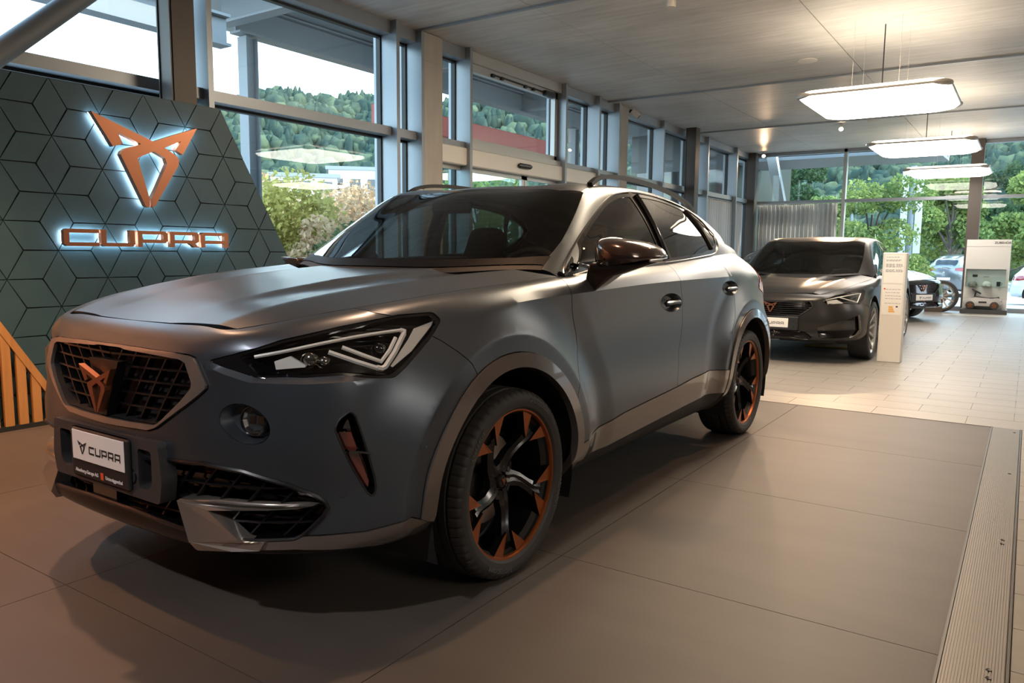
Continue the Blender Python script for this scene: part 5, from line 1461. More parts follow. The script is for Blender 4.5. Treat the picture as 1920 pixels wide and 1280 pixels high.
    P_ = [(.36+.18*math.cos(a), .86+.07*math.sin(a), zr(1.0)+.15*math.sin(a)) for a in np.linspace(0, 2*math.pi, 21)[:-1]]
    MB().tube(P_, .014, 6, closed=True).build('steering_wheel', m_dash, cb)
    MB().box((-.74, .3, .30), (.74, 3.2, .34)).build('cabin_floor', m_cabin, cb)
    for x in (-.78, .77): MB().box((x, .45, .3), (x+.01, 2.7, zr(1.0))).build('inner_door_card', m_cabin, cb)
    return root, b, out
zq = lambda pts: [(1400+x*.21873, 420+y*.21873) for x, y in pts]
def leon_feats(b):
    S = b.LB
    def halfp(pts):
        uv = b.px(S, zq(pts)); X = S.ev(uv); run = [p for p, x in zip(uv, X) if x[0] > .01]; return [(0., run[0][1])]+run+[(0., run[-1][1])]
    gin_ = halfp([(260, 662), (540, 664), (560, 702), (450, 776), (435, 781), (260, 784)]); go = halfp([(260, 652), (555, 656), (574, 700), (566, 715), (456, 784), (440, 789), (260, 792)])
    hl_ = b.px(S, zq([(648, 652), (760, 610), (1000, 561), (1017, 575), (1003, 640), (968, 687), (700, 692), (670, 676)]))
    ci = halfp([(260, 905), (440, 908), (500, 925), (560, 968), (520, 992), (260, 992)])
    si = b.px(S, zq([(600, 890), (800, 835), (955, 785), (968, 900), (935, 955), (880, 972), (640, 980), (620, 965)]))
    sl = b.px(S, zq([(953, 784), (966, 778), (980, 915), (940, 958), (880, 980), (880, 970), (930, 950), (966, 905)]))
    return {'lb': [('grille_panel', gin_, m_gblack, 'sym', -.02), ('grille_frame', go, m_mblack, 'sym', .004), ('vent_strip', sl, m_trimg, 'both', .006), ('headlight_lens', hl_, m_lens, 'both', .001), ('centre_intake', ci, m_gblack, 'sym', -.02), ('side_intake', si, m_gblack, 'both', -.025)]}
LO = (-2.28, 9.28, 0)
leon, LBd, lp_ = basic_car(LO, 'dark satin hatchback parked behind the grey suv beneath a pendant lamp', m_dgrey, zleon, m_wheel2, leon_feats, 'showroom hatchbacks')
# lamps behind the lens, emblem, plate, grille texture
def onL(pts, off):
    uv = LBd.px(LBd.LB, zq(pts)); return [Vector(p+n*off) for p, n in zip(LBd.LB.ev(uv), LBd.LB.nrm(uv))]
def bothL(mk, nm, m, parents=None, sm=40):
    r = []
    for i, sg in enumerate((1, -1)):
        mb = mk()
        if sg < 0: mb.v = [(-x, y, z) for x, y, z in mb.v]; mb.f = [tuple(reversed(f)) for f in mb.f]
        r.append(mb.build(nm, m, parents[i] if parents else leon, sm))
    return r
hlL = lp_['headlight_lens']
hl_uv = LBd.px(LBd.LB, zq([(648, 652), (760, 610), (1000, 561), (1017, 575), (1003, 640), (968, 687), (700, 692), (670, 676)]))
emit('headlight_bucket', recess(LBd.LB, hl_uv, (-.3, .9, 0), .06, .85), m_gblack, hlL, 'both', 30)
bothL(lambda: MB().tube(onL([(680, 650), (800, 622), (960, 592), (985, 590), (955, 668), (800, 625)], -.010), .006, 6), 'drl_strip', m_drl, hlL)
bothL(lambda: MB().prism(onL([(690, 655), (780, 640), (840, 672), (700, 680)], -.02), (0, .006, 0)), 'low_beam_reflector', m_clear, hlL)
cup_emblem(.115, -.015, lambda x, z, d: (x, -.958-d, .598+z)).build('grille_emblem', m_copper, leon, recalc=True)
gpn = lp_['grille_panel']
for k, z in enumerate(np.arange(.52, .66, .022)):
    w_ = .44-abs(z-.61)*1.6
    MB().bar([(x, float(np.interp(abs(x), [0, .25, .43], [-.95, -.942, -.92]))+.012, z) for x in np.linspace(-w_, w_, 9)], .012, .005).build('grille_bar', m_mblack, gpn)
pl2 = empty('plate_carrier', (0, -.965, .43), parent=leon)
MB().bbox((-.30, -.005, -.075), (.30, .03, .075), .01).build('carrier_frame', m_mblack, pl2, recalc=True)
MB().bbox((-.20, -.014, -.045), (.20, -.004, .055), .004).build('licence_plate', m_platew, pl2, recalc=True)
wd = MB(); word(wd, 'CUPRA', -.045, -.012, .026, .034, .008, lambda x, z: (x, -.0145, z), (0, -.0006, 0)); wd.build('plate_lettering', m_ink, pl2)
cup_emblem(.05, -.001, lambda x, z, d: (x-.10, -.0145+d, z+.004)).build('plate_mark', m_ink, pl2)
MB().box((-.20, -.008, -.065), (.20, -.0045, -.048)).build('holder_strip', m_mblack, pl2); MB().box((-.012, -.0085, -.064), (.012, -.008, -.049)).build('holder_mark', m_orange, pl2)
for x in (.25,):
    for z in (.03, -.03): MB().lathe([(-.007, 0), (-.007, .009), (0, .011)], 10, 'y', (x, -.005, z)).build('bolt', m_dark, pl2)
MB().box((.02, -.935, .24), (.11, -.92, .33)).build('radar_cover', mat('radar_grey', (.08, .085, .09), .4), leon)
tag(MB().box((-.06, .7, 0), (.06, .72, .03)).build('windscreen_sticker', mat('yellow_sticker', (.6, .45, .05), .5), leon), None)
so_ = bpy.data.objects['windscreen_sticker']; q = LBd.GH.cast(CAM-LBd.origin, ray(1517, 464)); pt = LBd.GH.ev([q])[0]; so_.location = (pt[0], pt[1]-.71+.035, pt[2]-.03)
# brass-coloured brake parts glimpsed through the rear wheel
for sg in (1, -1): MB().bbox((sg*.74, 2.52, .30), (sg*.80, 2.60, .42), .01).build('brake_caliper', m_brass, leon, recalc=True)
# a second hatchback in gloss black, turned towards the aisle
m_blackp = paint('gloss_black_paint', (.012, .012, .013), .12, .2, 1., .04)
blk = copy_tree(leon); blk.location = (-2.30, 15.55, 0); blk.rotation_euler = (0, 0, math.radians(57))
blk['label'] = 'gloss black hatchback behind the white price pillar, near the rear glass wall'
def recolor(o, a, bmat):
    for ch in o.children:
        if ch.type == 'MESH':
            for sl in ch.material_slots:
                if sl.material == a: sl.link = 'OBJECT'; sl.material = bmat
        recolor(ch, a, bmat)
bpy.context.view_layer.update()
recolor(blk, m_dgrey, m_blackp)
# cars in the yard outside
def plain_feats(b): return {'lb': []}
def zsuv(P):
    P = P.copy(); P[:, 2] *= np.where(P[:, 2] > .3, 1.16, 1.0); return P
m_gsuv = paint('metallic_grey_paint', (.20, .215, .23), .25, .7, 1, .05)
m_whitep = paint('white_car_paint', (.72, .72, .72), .2, 0, 1, .05)
# ================================================================== yard cars (seen through the rear glass)
YG = -.35
ys_, yb_, yo_ = basic_car((-2.15, 40.4, -.5), 'metallic grey estate car parked outside with its tail to the glass', m_gsuv, zsuv, m_wheel2, plain_feats, 'cars parked outside', .05)
ys_.rotation_euler = (0, 0, math.radians(180-14))
MB().lathe([(0, .0), (0, .055), (.012, .055), (.012, .048), (.004, .045), (.004, 0)], 24, 'y', (0, 3.50, .98)).build('tail_badge', m_chrome, ys_, 40)
MB().box((-.26, 3.49, .66), (.26, 3.515, .77)).build('licence_plate', m_platew, ys_)
MB().tube([(-.3, 2.6, 1.68), (-.3, 2.75, 1.88)], .006, 6).build('aerial', m_mblack, ys_)
yw_, _, _ = basic_car((.9, 33.0, YG), 'white car parked side-on outside behind the accessory shelf', m_whitep, zleon, m_wheel2, plain_feats, 'cars parked outside', .06)
yw_.rotation_euler = (0, 0, math.radians(80)); yw_.location = (3.0, 29.5, YG)
# ================================================================== display wheel, price sign, price pillar, shelf, toy car
dw = simple_wheel(None, (-1.50, 18.1, .335), 1, m_wheel2, R=.335, rim=.262, nsp=10)
dw.rotation_euler = (0, 0, math.radians(-75)); dw.name = 'display_wheel'
tag(dw, 'loose alloy wheel with tyre standing by the rear glass beside the black hatchback', 'wheel')
sg_ = empty('price_sign', (-1.56, 17.55, 0), 0, 'small dark price sign with an orange figure in front of the loose wheel', 'sign')
MB().box((-.16, -.01, .03), (.16, .01, .30)).build('sign_board', mat('sign_brown', (.10, .075, .06), .5), sg_)
MB().box((-.17, -.06, 0), (.17, .06, .03)).build('sign_foot', m_silver, sg_)
sm_ = MB()
for x_, w_, z_, h_ in ((-.11, .035, .12, .08), (-.065, .035, .12, .08), (-.02, .035, .12, .08), (.03, .012, .12, .012), (.05, .04, .15, .012)): sm_.box((x_, -.0125, z_), (x_+w_, -.0105, z_+h_))
sm_.build('sign_mark', m_orange, sg_)
# white price pillar beside the hatchback
ps = empty('price_pillar', (-1.205, 9.19, 0), 0, 'tall narrow white pillar with price sheets beside the dark hatchback wheel', 'pillar')
mb = MB(); mb.bbox((-.115, -.085, 0), (.115, .085, 1.185), .006); mb.build('pillar_body', m_white, ps, recalc=True)
m_paper = mat('paper_sheet', (.82, .80, .77), .6)
sh1 = MB().box((-.095, -.0875, .86), (.095, -.0855, 1.16)).build('price_sheet', m_paper, ps); sh2 = MB().box((-.10, -.0875, .52), (.095, -.0855, .845)).build('price_sheet', m_paper, ps)
tx = MB()
rng = random.Random(3)
for z in [1.135, 1.105, 1.095, 1.06, 1.05, 1.04, 1.03, 1.0, .99, .98]:
    x = -.08
    while x < (-.01 if z < 1.08 else .05):
        w = rng.uniform(.012, .03); tx.box((x, -.0882, z), (x+w, -.0876, z+.006)); x += w+.006
    if z < 1.08:
        x = .02
        while x < .07: w = rng.uniform(.01, .02); tx.box((x, -.0882, z), (x+w, -.0876, z+.006)); x += w+.006
tx.build('sheet_lines', mat('grey_ink', (.28, .28, .3), .6), sh1)
tx = MB()
for z in (.79, .755, .72, .69, .64):
    x = -.07
    while x < .07: w = rng.uniform(.012, .03); tx.box((x, -.0882, z), (x+w, -.0876, z+.005)); x += w+.007
tx.build('sheet_lines', mat('grey_ink'), sh2)
MB().box((-.088, -.0882, .79), (-.072, -.0876, .806)).build('sheet_mark', m_orange, sh2)
el = MB(); el.box((-.03, -.0882, .545), (.03, -.0876, .565)); el.box((-.03, -.0882, .568), (.02, -.0876, .588)); el.box((-.03, -.0882, .591), (.012, -.0876, .611))
el.build('energy_scale', mat('label_amber', (.80, .45, .12), .6), sh2)
MB().box((.04, -.0882, .60), (.06, -.0876, .615)).build('energy_class', m_ink, sh2)
# accessory shelf
ss = empty('accessory_shelf', (-.72, 18.42, 0), 0, 'white accessory display shelf with a glazed niche by the rear glass wall', 'shelf')
w = .385
MB().box((-w-.02, -.36, .0), (w+.02, .05, .09)).build('plinth', mat('dark_plinth', (.06, .06, .06), .5), ss)
fr = MB(); fr.box((-w, -.08, .09), (w, .0, .55)); fr.box((-w, -.08, .90), (w, 0, 1.50)); fr.box((-w, -.08, .55), (-w+.03, 0, .90)); fr.box((w-.05, -.08, .55), (w, 0, .90)); fr.box((-w, .0, .09), (w, .02, 1.50)); fr.build('shelf_body', m_white, ss)
for z in (.55, .30, 1.36): MB().box((-w, -.082, z-.003), (w, -.079, z+.003)).build('groove', m_silver, ss)
MB().box((-w+.03, -.20, .553), (w-.05, -.02, .56)).build('glass_shelf', m_pane, ss); MB().box((-w+.03, -.19, .735), (w-.05, -.02, .741)).build('glass_shelf', m_pane, ss)
MB().box((-w+.03, -.205, .55), (w-.05, -.20, .90)).build('niche_glass', m_pane, ss)
for x in (-w+.03, w-.055): MB().box((x, -.205, .55), (x+.004, -.08, .90)).build('niche_glass', m_pane, ss)
flat_text('ZUBEHÖR', .062, .10, 1.415, -.083, ss, m_ink, 'shelf_lettering')
bx_, by_ = -.72, 18.42
def thing_box(nm, a, b_, m, lab, cat, r=.006):
    o = MB().bbox(a, b_, r).build(nm, m, None, recalc=True); o.location = (bx_, by_, 0); return tag(o, lab, cat)
thing_box('gift_box', (-.24, -.14, .7415), (-.15, -.07, .79), m_mblack, 'small black box on the upper glass shelf of the accessory niche', 'box')
thing_box('key_case', (-.05, -.13, .7415), (.05, -.07, .752), m_steelg, 'flat dark case on the upper glass shelf of the accessory niche', 'case', .003)
def cap(nm, x, m, lab):
    rt = empty(nm, (bx_+x, by_-.11, .56), 0, lab, 'cap', 'caps in the niche')
    MB().lathe([(0, .082), (.02, .085), (.05, .078), (.08, .055), (.098, .02), (.10, 0)], 24, 'z').build('crown', m, rt, 60)
    br = MB(); n = 12; top_ = [(.082*math.cos(a), .082*math.sin(a), .006) for a in np.linspace(math.pi*.15-math.pi/2*0-2.2, -.95, n)]; out_ = [(p[0]*1.0+.03, p[1]-.07*math.cos((k/(n-1)-.5)*math.pi), .001) for k, p in enumerate(top_)]
    br.grid([top_, out_]); br.grid([[(x_, y_, z_+.004) for x_, y_, z_ in top_], [(x_, y_, z_+.004) for x_, y_, z_ in out_]]); br.build('brim', m, rt, 40)
cap('cap', -.23, mat('grey_cap_fabric', (.25, .23, .21), .9), 'grey baseball cap on the lower glass shelf of the niche')
cap('cap', .02, mat('white_cap_fabric', (.72, .69, .64), .9), 'white baseball cap on the lower glass shelf of the niche')
rt = empty('mug', (bx_+.22, by_-.11, .56), 0, 'dark mug at the end of the lower glass shelf of the niche', 'mug')
MB().lathe([(.004, 0), (.004, .030), (0, .033), (.09, .036), (.09, .032), (.012, .029), (.012, 0)], 24, 'z').build('mug_body', m_mblack, rt, 40)
MB().tube([(.034, 0, .07), (.055, 0, .068), (.06, 0, .045), (.052, 0, .025), (.034, 0, .02)], .005, 8).build('mug_handle', m_mblack, rt, 40)
# ride-on toy car on the plinth
ty = empty('toy_car', (bx_-.02, by_-.16-.10, .0), 0, 'grey ride-on toy car with copper wheels in front of the accessory shelf', 'toy')
ty.location.z = .0
ty.location = (bx_-.03, by_-.225, .09)
def ring(x, w_, z0, z1): return [(x, -w_, z0), (x, -w_, z1*.6+z0*.4), (x, -w_*.72, z1), (x, w_*.72, z1), (x, w_, z1*.6+z0*.4), (x, w_, z0)]
m_toy = mat('toy_grey_plastic', (.40, .38, .36), .25)
tb = MB(); rg = [ring(-.34, .08, .12, .16), ring(-.31, .10, .09, .20), ring(-.22, .115, .08, .235), ring(-.12, .115, .08, .255), ring(0, .115, .08, .245), ring(.15, .115, .08, .235), ring(.27, .115, .085, .25), ring(.32, .105, .10, .22), ring(.335, .08, .13, .17)]
tb.add([p for r in rg for p in r], [tuple(range(5, -1, -1)), tuple(len(rg)*6-6+i for i in range(6))]+[(k*6+i, k*6+(i+1) % 6, k*6+6+(i+1) % 6, k*6+6+i) for k in range(len(rg)-1) for i in range(6)])
tb.v = [(x, y, z-.01+.0) for x, y, z in tb.v]; tbo = tb.build('toy_body', m_toy, ty, 50, recalc=True)
st = MB(); rg = [[(x, -.085, z), (x, .085, z), (x, .075, z+h), (x, -.075, z+h)] for x, z, h in ((-.20, .22, .015), (-.12, .235, .025), (-.02, .23, .022), (.1, .222, .015), (.22, .228, .018), (.285, .232, .03))]
st.add([p for r in rg for p in r], [(3, 2, 1, 0), (20, 21, 22, 23)]+[(k*4+i, k*4+(i+1) % 4, k*4+4+(i+1) % 4, k*4+4+i) for k in range(5) for i in range(4)]); st.build('toy_seat', m_mblack, ty, recalc=True)
MB().tube([(-.14, 0, .25), (-.12, 0, .35)], .012, 10).build('steering_column', m_mblack, ty)
q = Matrix.Rotation(math.radians(28), 3, 'Y'); sw = MB().tube([(.085*math.cos(a), .085*math.sin(a), 0) for a in np.linspace(0, 2*math.pi, 25)[:-1]], .012, 8, closed=True); sw.bar([(-.085, 0, 0), (.085, 0, 0)], .03, .012); sw.v = [tuple(q @ Vector(v)+Vector((-.115, 0, .36))) for v in sw.v]; sw.build('toy_steering_wheel', m_mblack, ty, 40)
for x in (-.205, .215):
    for sgn in (-1, 1):
        wr_ = empty('toy_wheel', (x, sgn*.105, .082), 0, parent=ty)
        MB().lathe([(-.02, .0), (-.02, .07), (-.015, .08), (.015, .08), (.02, .07), (.02, .05), (.012, .048), (.012, 0)], 28, 'y').build('toy_tyre', m_rubber, wr_, 40)
        for k in range(5):
            a = 2*math.pi*k/5; MB().add([(.0, sgn*.0215, .0), (.045*math.sin(a-.3), sgn*.0215, .045*math.cos(a-.3)), (.045*math.sin(a+.3), sgn*.0215, .045*math.cos(a+.3))], [(0, 1, 2)]).build('toy_spoke', m_cop, wr_)
MB().box((.325, -.09, .15), (.333, .09, .19)).build('toy_tail_light', m_red, ty); MB().box((-.06, -.1165, .13), (.08, -.1145, .165)).build('toy_vent', m_mblack, ty)
# ================================================================== curtains
m_curtain = bpy.data.materials.new('grey_curtain_fabric'); m_curtain.use_nodes = True
_n = m_curtain.node_tree.nodes; _l = m_curtain.node_tree.links; _n.clear()
_o = _n.new('ShaderNodeOutputMaterial'); _d = _n.new('ShaderNodeBsdfDiffuse'); _t = _n.new('ShaderNodeBsdfTranslucent'); _m = _n.new('ShaderNodeMixShader'); _m.inputs[0].default_value = .45
_d.inputs[0].default_value = _t.inputs[0].default_value = (.55, .52, .49, 1); _l.new(_d.outputs[0], _m.inputs[1]); _l.new(_t.outputs[0], _m.inputs[2]); _l.new(_m.outputs[0], _o.inputs[0])
def curtain(nm, p0, p1, z0, z1, folds, amp, label, axis):
    rt = empty(nm, (0, 0, 0), 0, label, 'curtain', 'pleated curtains')
    mb = MB(); n = folds*8; rows = []
    for k in range(n+1):
        t = k/n; x = p0[0]+(p1[0]-p0[0])*t; y = p0[1]+(p1[1]-p0[1])*t
        o = amp*math.sin(2*math.pi*folds*t+.7*math.sin(5*t))*(1+.3*math.sin(23*t)); s2 = 1-.25*abs(math.cos(2*math.pi*folds*t))
        px_, py_ = (x, y+o) if axis == 'y' else (x+o, y)
        rows.append([(px_, py_, z0), (px_, py_, z0*.5+z1*.5), (px_, py_, z1)])
    mb.grid(rows); mb.build('curtain_cloth', m_curtain, rt, 60)
    MB().tube([(p0[0], p0[1], z1+.02), (p1[0], p1[1], z1+.02)], .012, 8).build('curtain_rail', m_silver, rt, 40)
    return rt
curtain('curtain', (-5.52, 18.72), (-3.72, 18.72), .02, 2.33, 19, .045, 'grey pleated curtain drawn across the rear glass wall behind the hatchback', 'y')
curtain('curtain', (-5.78, 15.9), (-5.78, 18.3), .02, 2.33, 19, .03, 'grey pleated curtain hanging along the left window wall near the corner', 'x')
# brass-coloured object under the hatchback
tag(MB().bbox((-2.30, 10.0, .005), (-1.75, 10.5, .03), .01).build('floor_turntable_plate', m_brass), 'flat brass coloured plate on the floor under the dark hatchback', 'plate')
tp = bpy.data.objects['floor_turntable_plate']; tp['category'] = 'floor plate'
# ================================================================== outside: ground, canopy, trees, hill, buildings
rnd = random.Random(11); nr = np.random.default_rng(5)
def ground_z(x, y):
    d = max(0, y-BACK-1.5, -x-9.5); return -.06-min(.5, d*.035)+max(0, math.hypot(x, y)-75)*.0
def polar(az, r): return (-math.sin(az)*r, math.cos(az)*r)
m_asph = concrete('asphalt_yard', (.20, .20, .20), (.30, .29, .28), (3, 3, 3), rough=.9, bump=.1)
m_grass = concrete('hill_grass', (.05, .08, .03), (.12, .13, .05), (.05, .05, .05), rough=.95, bump=.0)
mb = MB(); xs_ = list(np.linspace(-70, 60, 60)); ys__ = list(np.linspace(-30, 90, 60))
mb.grid([[(x, y, min(ground_z(x, y), -.06)-.16 if (W-.2 < x < RIGHT+.2 and FRONT-.3 < y < BACK+.2) else ground_z(x, y)) for y in ys__] for x in xs_])
g_ = mb.build('ground', m_asph, None, recalc=True); g_['kind'] = 'structure'
for f in g_.data.polygons:
    pass
def hill_h(az, r):
    d = math.degrees(az); top = np.interp(d, [-40, -15, 0, 12, 25, 40, 55, 80, 110], [16, 20, 22, 26, 34, 46, 46, 40, 30])
    r0 = np.interp(d, [-40, 0, 20, 40, 60, 110], [60, 60, 66, 95, 110, 100]); r1 = np.interp(d, [-40, 0, 20, 40, 60, 110], [150, 130, 170, 260, 270, 260])
    t = min(1, max(0, (r-r0)/(r1-r0))); t = t*t*(3-2*t)
    return -.6+top*t+1.5*math.sin(az*23+r*.03)*t+1.2*math.sin(az*51)*t
azs = np.radians(np.linspace(-50, 118, 110)); rs = np.concatenate([np.linspace(46, 120, 16), np.linspace(130, 330, 20)])
mb = MB(); mb.grid([[(*polar(a, r), hill_h(a, r)) for r in rs] for a in azs]); h_ = mb.build('hillside', m_grass, None, 60, recalc=True); h_['kind'] = 'structure'
def leafmat(name, c1, c2, trans=.35):
    m = bpy.data.materials.new(name); m.use_nodes = True; n = m.node_tree.nodes; l = m.node_tree.links; n.clear()
    o = n.new('ShaderNodeOutputMaterial'); d = n.new('ShaderNodeBsdfDiffuse'); t = n.new('ShaderNodeBsdfTranslucent'); mx = n.new('ShaderNodeMixShader'); mx.inputs[0].default_value = trans
    at = n.new('ShaderNodeAttribute'); at.attribute_name = 'tint'; rp = n.new('ShaderNodeValToRGB'); rp.color_ramp.elements[0].color = (*c1, 1); rp.color_ramp.elements[1].color = (*c2, 1)
    l.new(at.outputs['Fac'], rp.inputs[0]); l.new(rp.outputs[0], d.inputs[0]); l.new(rp.outputs[0], t.inputs[0])
    l.new(d.outputs[0], mx.inputs[1]); l.new(t.outputs[0], mx.inputs[2]); l.new(mx.outputs[0], o.inputs[0]); return m
lm_for = leafmat('hazy_forest_leaf', (.030, .052, .046), (.105, .135, .082), .12)  # bluish distance haze is mixed into these leaf colours
lm_aut = leafmat('autumn_leaf', (.30, .19, .10), (.70, .50, .32))
lm_yel = leafmat('yellow_green_leaf', (.24, .22, .06), (.62, .54, .18))
lm_grn = leafmat('fresh_green_leaf', (.06, .12, .045), (.32, .38, .12))
lm_dk = leafmat('dark_green_leaf', (.025, .05, .03), (.08, .13, .06))
m_bark = mat('bark', (.09, .07, .055), .9)
def leaves(centres, radii, n, size, seed, flat=.8):
    """n leaf quads scattered in the given blobs -> verts, faces, tint"""
    g = np.random.default_rng(seed); C = np.asarray(centres, float); R = np.asarray(radii, float)
    k = g.choice(len(C), n, p=R**2/np.sum(R**2)); d = g.normal(size=(n, 3)); d /= np.linalg.norm(d, axis=1, keepdims=True)
    P = C[k]+d*(R[k]*g.uniform(.35, 1.05, n)**.6)[:, None]*[1, 1, flat]
    a = g.normal(size=(n, 3)); a /= np.linalg.norm(a, axis=1, keepdims=True); b = np.cross(a, g.normal(size=(n, 3))); b /= np.linalg.norm(b, axis=1, keepdims=True)
    s_ = size*g.uniform(.6, 1.3, n)[:, None]
    V = np.stack([P-a*s_, P+b*s_*.6, P+a*s_, P-b*s_*.6], 1).reshape(-1, 3); F = np.arange(4*n).reshape(n, 4)
    t = np.clip(g.uniform(0, 1, n)*.6+np.take(g.uniform(0, .4, len(C)), k), 0, 1)
    return V, F, t
def leaf_object(nm, V, F, t, m, parent=None):
    me = bpy.data.meshes.new(nm); me.from_pydata(V.tolist(), [], F.tolist()); me.materials.append(m)
    at = me.attributes.new('tint', 'FLOAT', 'FACE'); at.data.foreach_set('value', t.astype(np.float32))
    o = bpy.data.objects.new(nm, me); COL.objects.link(o); o.parent = parent; return o
def tree(x, y, h, r, m, label, seed, n=3500, size=.11, trunk=.35, group=None, nb=12, nm='tree'):
    g = random.Random(seed); z0 = ground_z(x, y)-.05
    rt = empty(nm, (x, y, z0), 0, label, 'tree', group)
    C = []; R = []
    tk = MB(); tk.tube([(0, 0, 0), (.04*h*g.uniform(-1, 1)*.5, 0, h*.3), (0, .03*h*g.uniform(-1, 1), h*.75)], [.022*h, .016*h, .006*h], 8)
    for k in range(nb):
        a = g.uniform(0, 2*math.pi); q = g.uniform(0, 1); rr = r*math.sqrt(g.uniform(.1, 1))*(1-.55*max(0, q-.4)); zz = h*(trunk+(1-trunk)*q*.92)
        c = (rr*math.cos(a), rr*math.sin(a), zz); C.append(c); R.append(r*g.uniform(.28, .5))
        tk.tube([(0, 0, zz*.55), (c[0]*.5, c[1]*.5, zz*.85), c], [.010*h, .006*h, .002*h], 5)
    tk.build('trunk', m_bark, rt, 50)
    V, F, t = leaves(C, R, n, size, seed); tag(leaf_object('foliage', V, F, t, m, rt), kind='stuff'); return rt
# forest on the hill: uncountable
V_, F_, T_ = [], [], []; off = 0
ico = []
for a in range(7):
    pass
def blob(seed):
    g = np.random.default_rng(seed); import bmesh
    bm = bmesh.new(); bmesh.ops.create_icosphere(bm, subdivisions=2, radius=1); v = np.array([q.co[:] for q in bm.verts]); f = np.array([[q.index for q in p.verts] for p in bm.faces]); bm.free()
    v *= (1+g.uniform(-.28, .3, len(v)))[:, None]; return v, f
blobs = [blob(s_) for s_ in range(6)]
cnt_ = 0
for i in range(17000):
    d = rnd.uniform(-14, 22) if i % 2 else rnd.uniform(22, 74); a = math.radians(d); r0 = float(np.interp(d, [-40, 0, 20, 40, 60, 110], [64, 63, 68, 98, 112, 104])); r = r0+(230 if d > 25 else 100)*rnd.random()**1.2
    if -12 < d < 4 and rnd.random() < .0: continue
    x, y = polar(a, r); hh = hill_h(a, r); s_ = rnd.uniform(1.5, 3.4)*(.42 if r < 110 and d < 22 else .8); v, f = blobs[i % 6]
    con = rnd.random() < .3
    vv = v*[s_*(.55 if con else .8), s_*(.55 if con else .8), s_*(1.35 if con else 1.0)]
    if con: vv[:, :2] *= np.clip(1.25-(vv[:, 2:3]+s_)/(s_*2.6), .12, 1.2)
    ca, sa = math.cos(i*1.7), math.sin(i*1.7); vv = np.stack([vv[:, 0]*ca-vv[:, 1]*sa, vv[:, 0]*sa+vv[:, 1]*ca, vv[:, 2]], 1)
    V_.append(vv+[x, y, hh+s_*.75]); F_.append(f+off); off += len(v); base = rnd.random()**1.6*.8*(.45 if con else 1); T_.append(np.clip(base+nr.uniform(-.15, .2, len(f)), 0, 1))
V_ = V_
fo = leaf_object('hill_forest', np.concatenate(V_), np.concatenate(F_), np.concatenate(T_), lm_for); fo.data.polygons.foreach_set('use_smooth', [True]*len(fo.data.polygons)); tag(fo, 'distant wooded hillside beyond the yard', 'forest', kind='stuff')
# trees near the left windows
for k, (px_, dist, h, r, m_, lab, n, sz) in enumerate((
        (505, 17, 2.6, 1.9, lm_yel, 'yellow-green bushy tree outside right beside the slanted panel edge', 12000, .06),
        (590, 21, 3.0, 1.9, lm_aut, 'rusty autumn tree outside the broad left window', 12000, .06),
        (690, 20, 3.1, 1.9, lm_aut, 'rusty autumn tree outside next to the first concrete column', 12000, .06),
        (648, 16, 1.9, 1.4, lm_aut, 'low rusty bush outside behind the suv windscreen', 9000, .06),
        (752, 15, 2.0, 1.4, lm_dk, 'dark green bush outside behind the first concrete column', 9000, .06),
        (470, 27, 4.6, 2.2, lm_aut, 'tall pale autumn tree outside behind the panel', 9000, .08),
        (900, 26, 4.2, 1.8, lm_grn, 'fresh green tree outside the sliding entrance door', 7000, .09),
        (1075, 36, 5.6, 2.0, lm_grn, 'fresh green tree outside beyond the red fascia', 7000, .09),
        (1210, 30, 4.2, 1.9, lm_grn, 'fresh green tree outside between the second column and the steel post', 7000, .09))):
    d = ray(px_, 480); d.z = 0; d.normalize(); tree(d.x*dist, d.y*dist, h, r, m_, lab, 40+k, n, sz, .12, 'trees outside the left windows', 16)
for k, (px_, dist, h, r, m_, lab, n, sz, tr_h) in enumerate((
        (1630, 27, 3.7, 1.7, lm_grn, 'bright yellow-green shrub just outside the rear glass wall', 7000, .07, .1),
        (1560, 38, 4.4, 2.0, lm_grn, 'broad green tree outside above the pleated curtain', 9000, .11, .2),
        (1490, 47, 7.0, 2.2, lm_dk, 'dark green tree outside behind the diagonal steel column', 9000, .12, .2),
        (1780, 47, 6.5, 2.4, lm_grn, 'bright green tree outside behind the parked grey estate car', 10000, .12, .2),
        (1885, 56, 7.5, 2.6, lm_dk, 'dark green tree outside above the accessory shelf', 9000, .13, .2),
        (1960, 49, 6.5, 2.4, lm_grn, 'green tree outside past the broad brown post', 9000, .13, .2))):
    d = ray(px_, 480); d.z = 0; d.normalize(); tree(d.x*dist, d.y*dist, h, r, m_, lab, 80+k, n, sz, tr_h, 'trees outside the rear glass', 14)
# canopy over the forecourt
def beam_px(p1, p2, ref, x, h, w, nm, lab):
    a, b_ = at_x(*p1, x), at_x(*p2, x); z = at_x(*ref, x).z
    mb = MB(); y0, y1 = sorted((a.y, b_.y)); t = .03
    mb.box((x-w/2, y0, z), (x+w/2, y1, z+t)); mb.box((x-w/2, y0, z+h-t), (x+w/2, y1, z+h)); mb.box((x-.02, y0, z+t), (x+.02, y1, z+h-t))
    return tag(mb.build(nm, m_steelg), lab, 'beam', 'canopy steel beams'), z
can = MB().box((-11.0, 5.4, 4.66), (-6.25, 32, 4.8)).build('canopy_roof', mat('canopy_grey_sheet', (.30, .33, .35), .6)); tag(can, 'grey metal canopy roof outside along the left windows', 'canopy')
beam_px((-300, -120), (424, 96), (297, 57), -7.6, .34, .2, 'canopy_beam', 'grey steel edge beam of the canopy outside above the panel')
beam_px((440, 50), (1125, 268), (620, 112), -9.6, .42, .24, 'canopy_beam', 'grey steel edge beam of the canopy outside the broad left window')
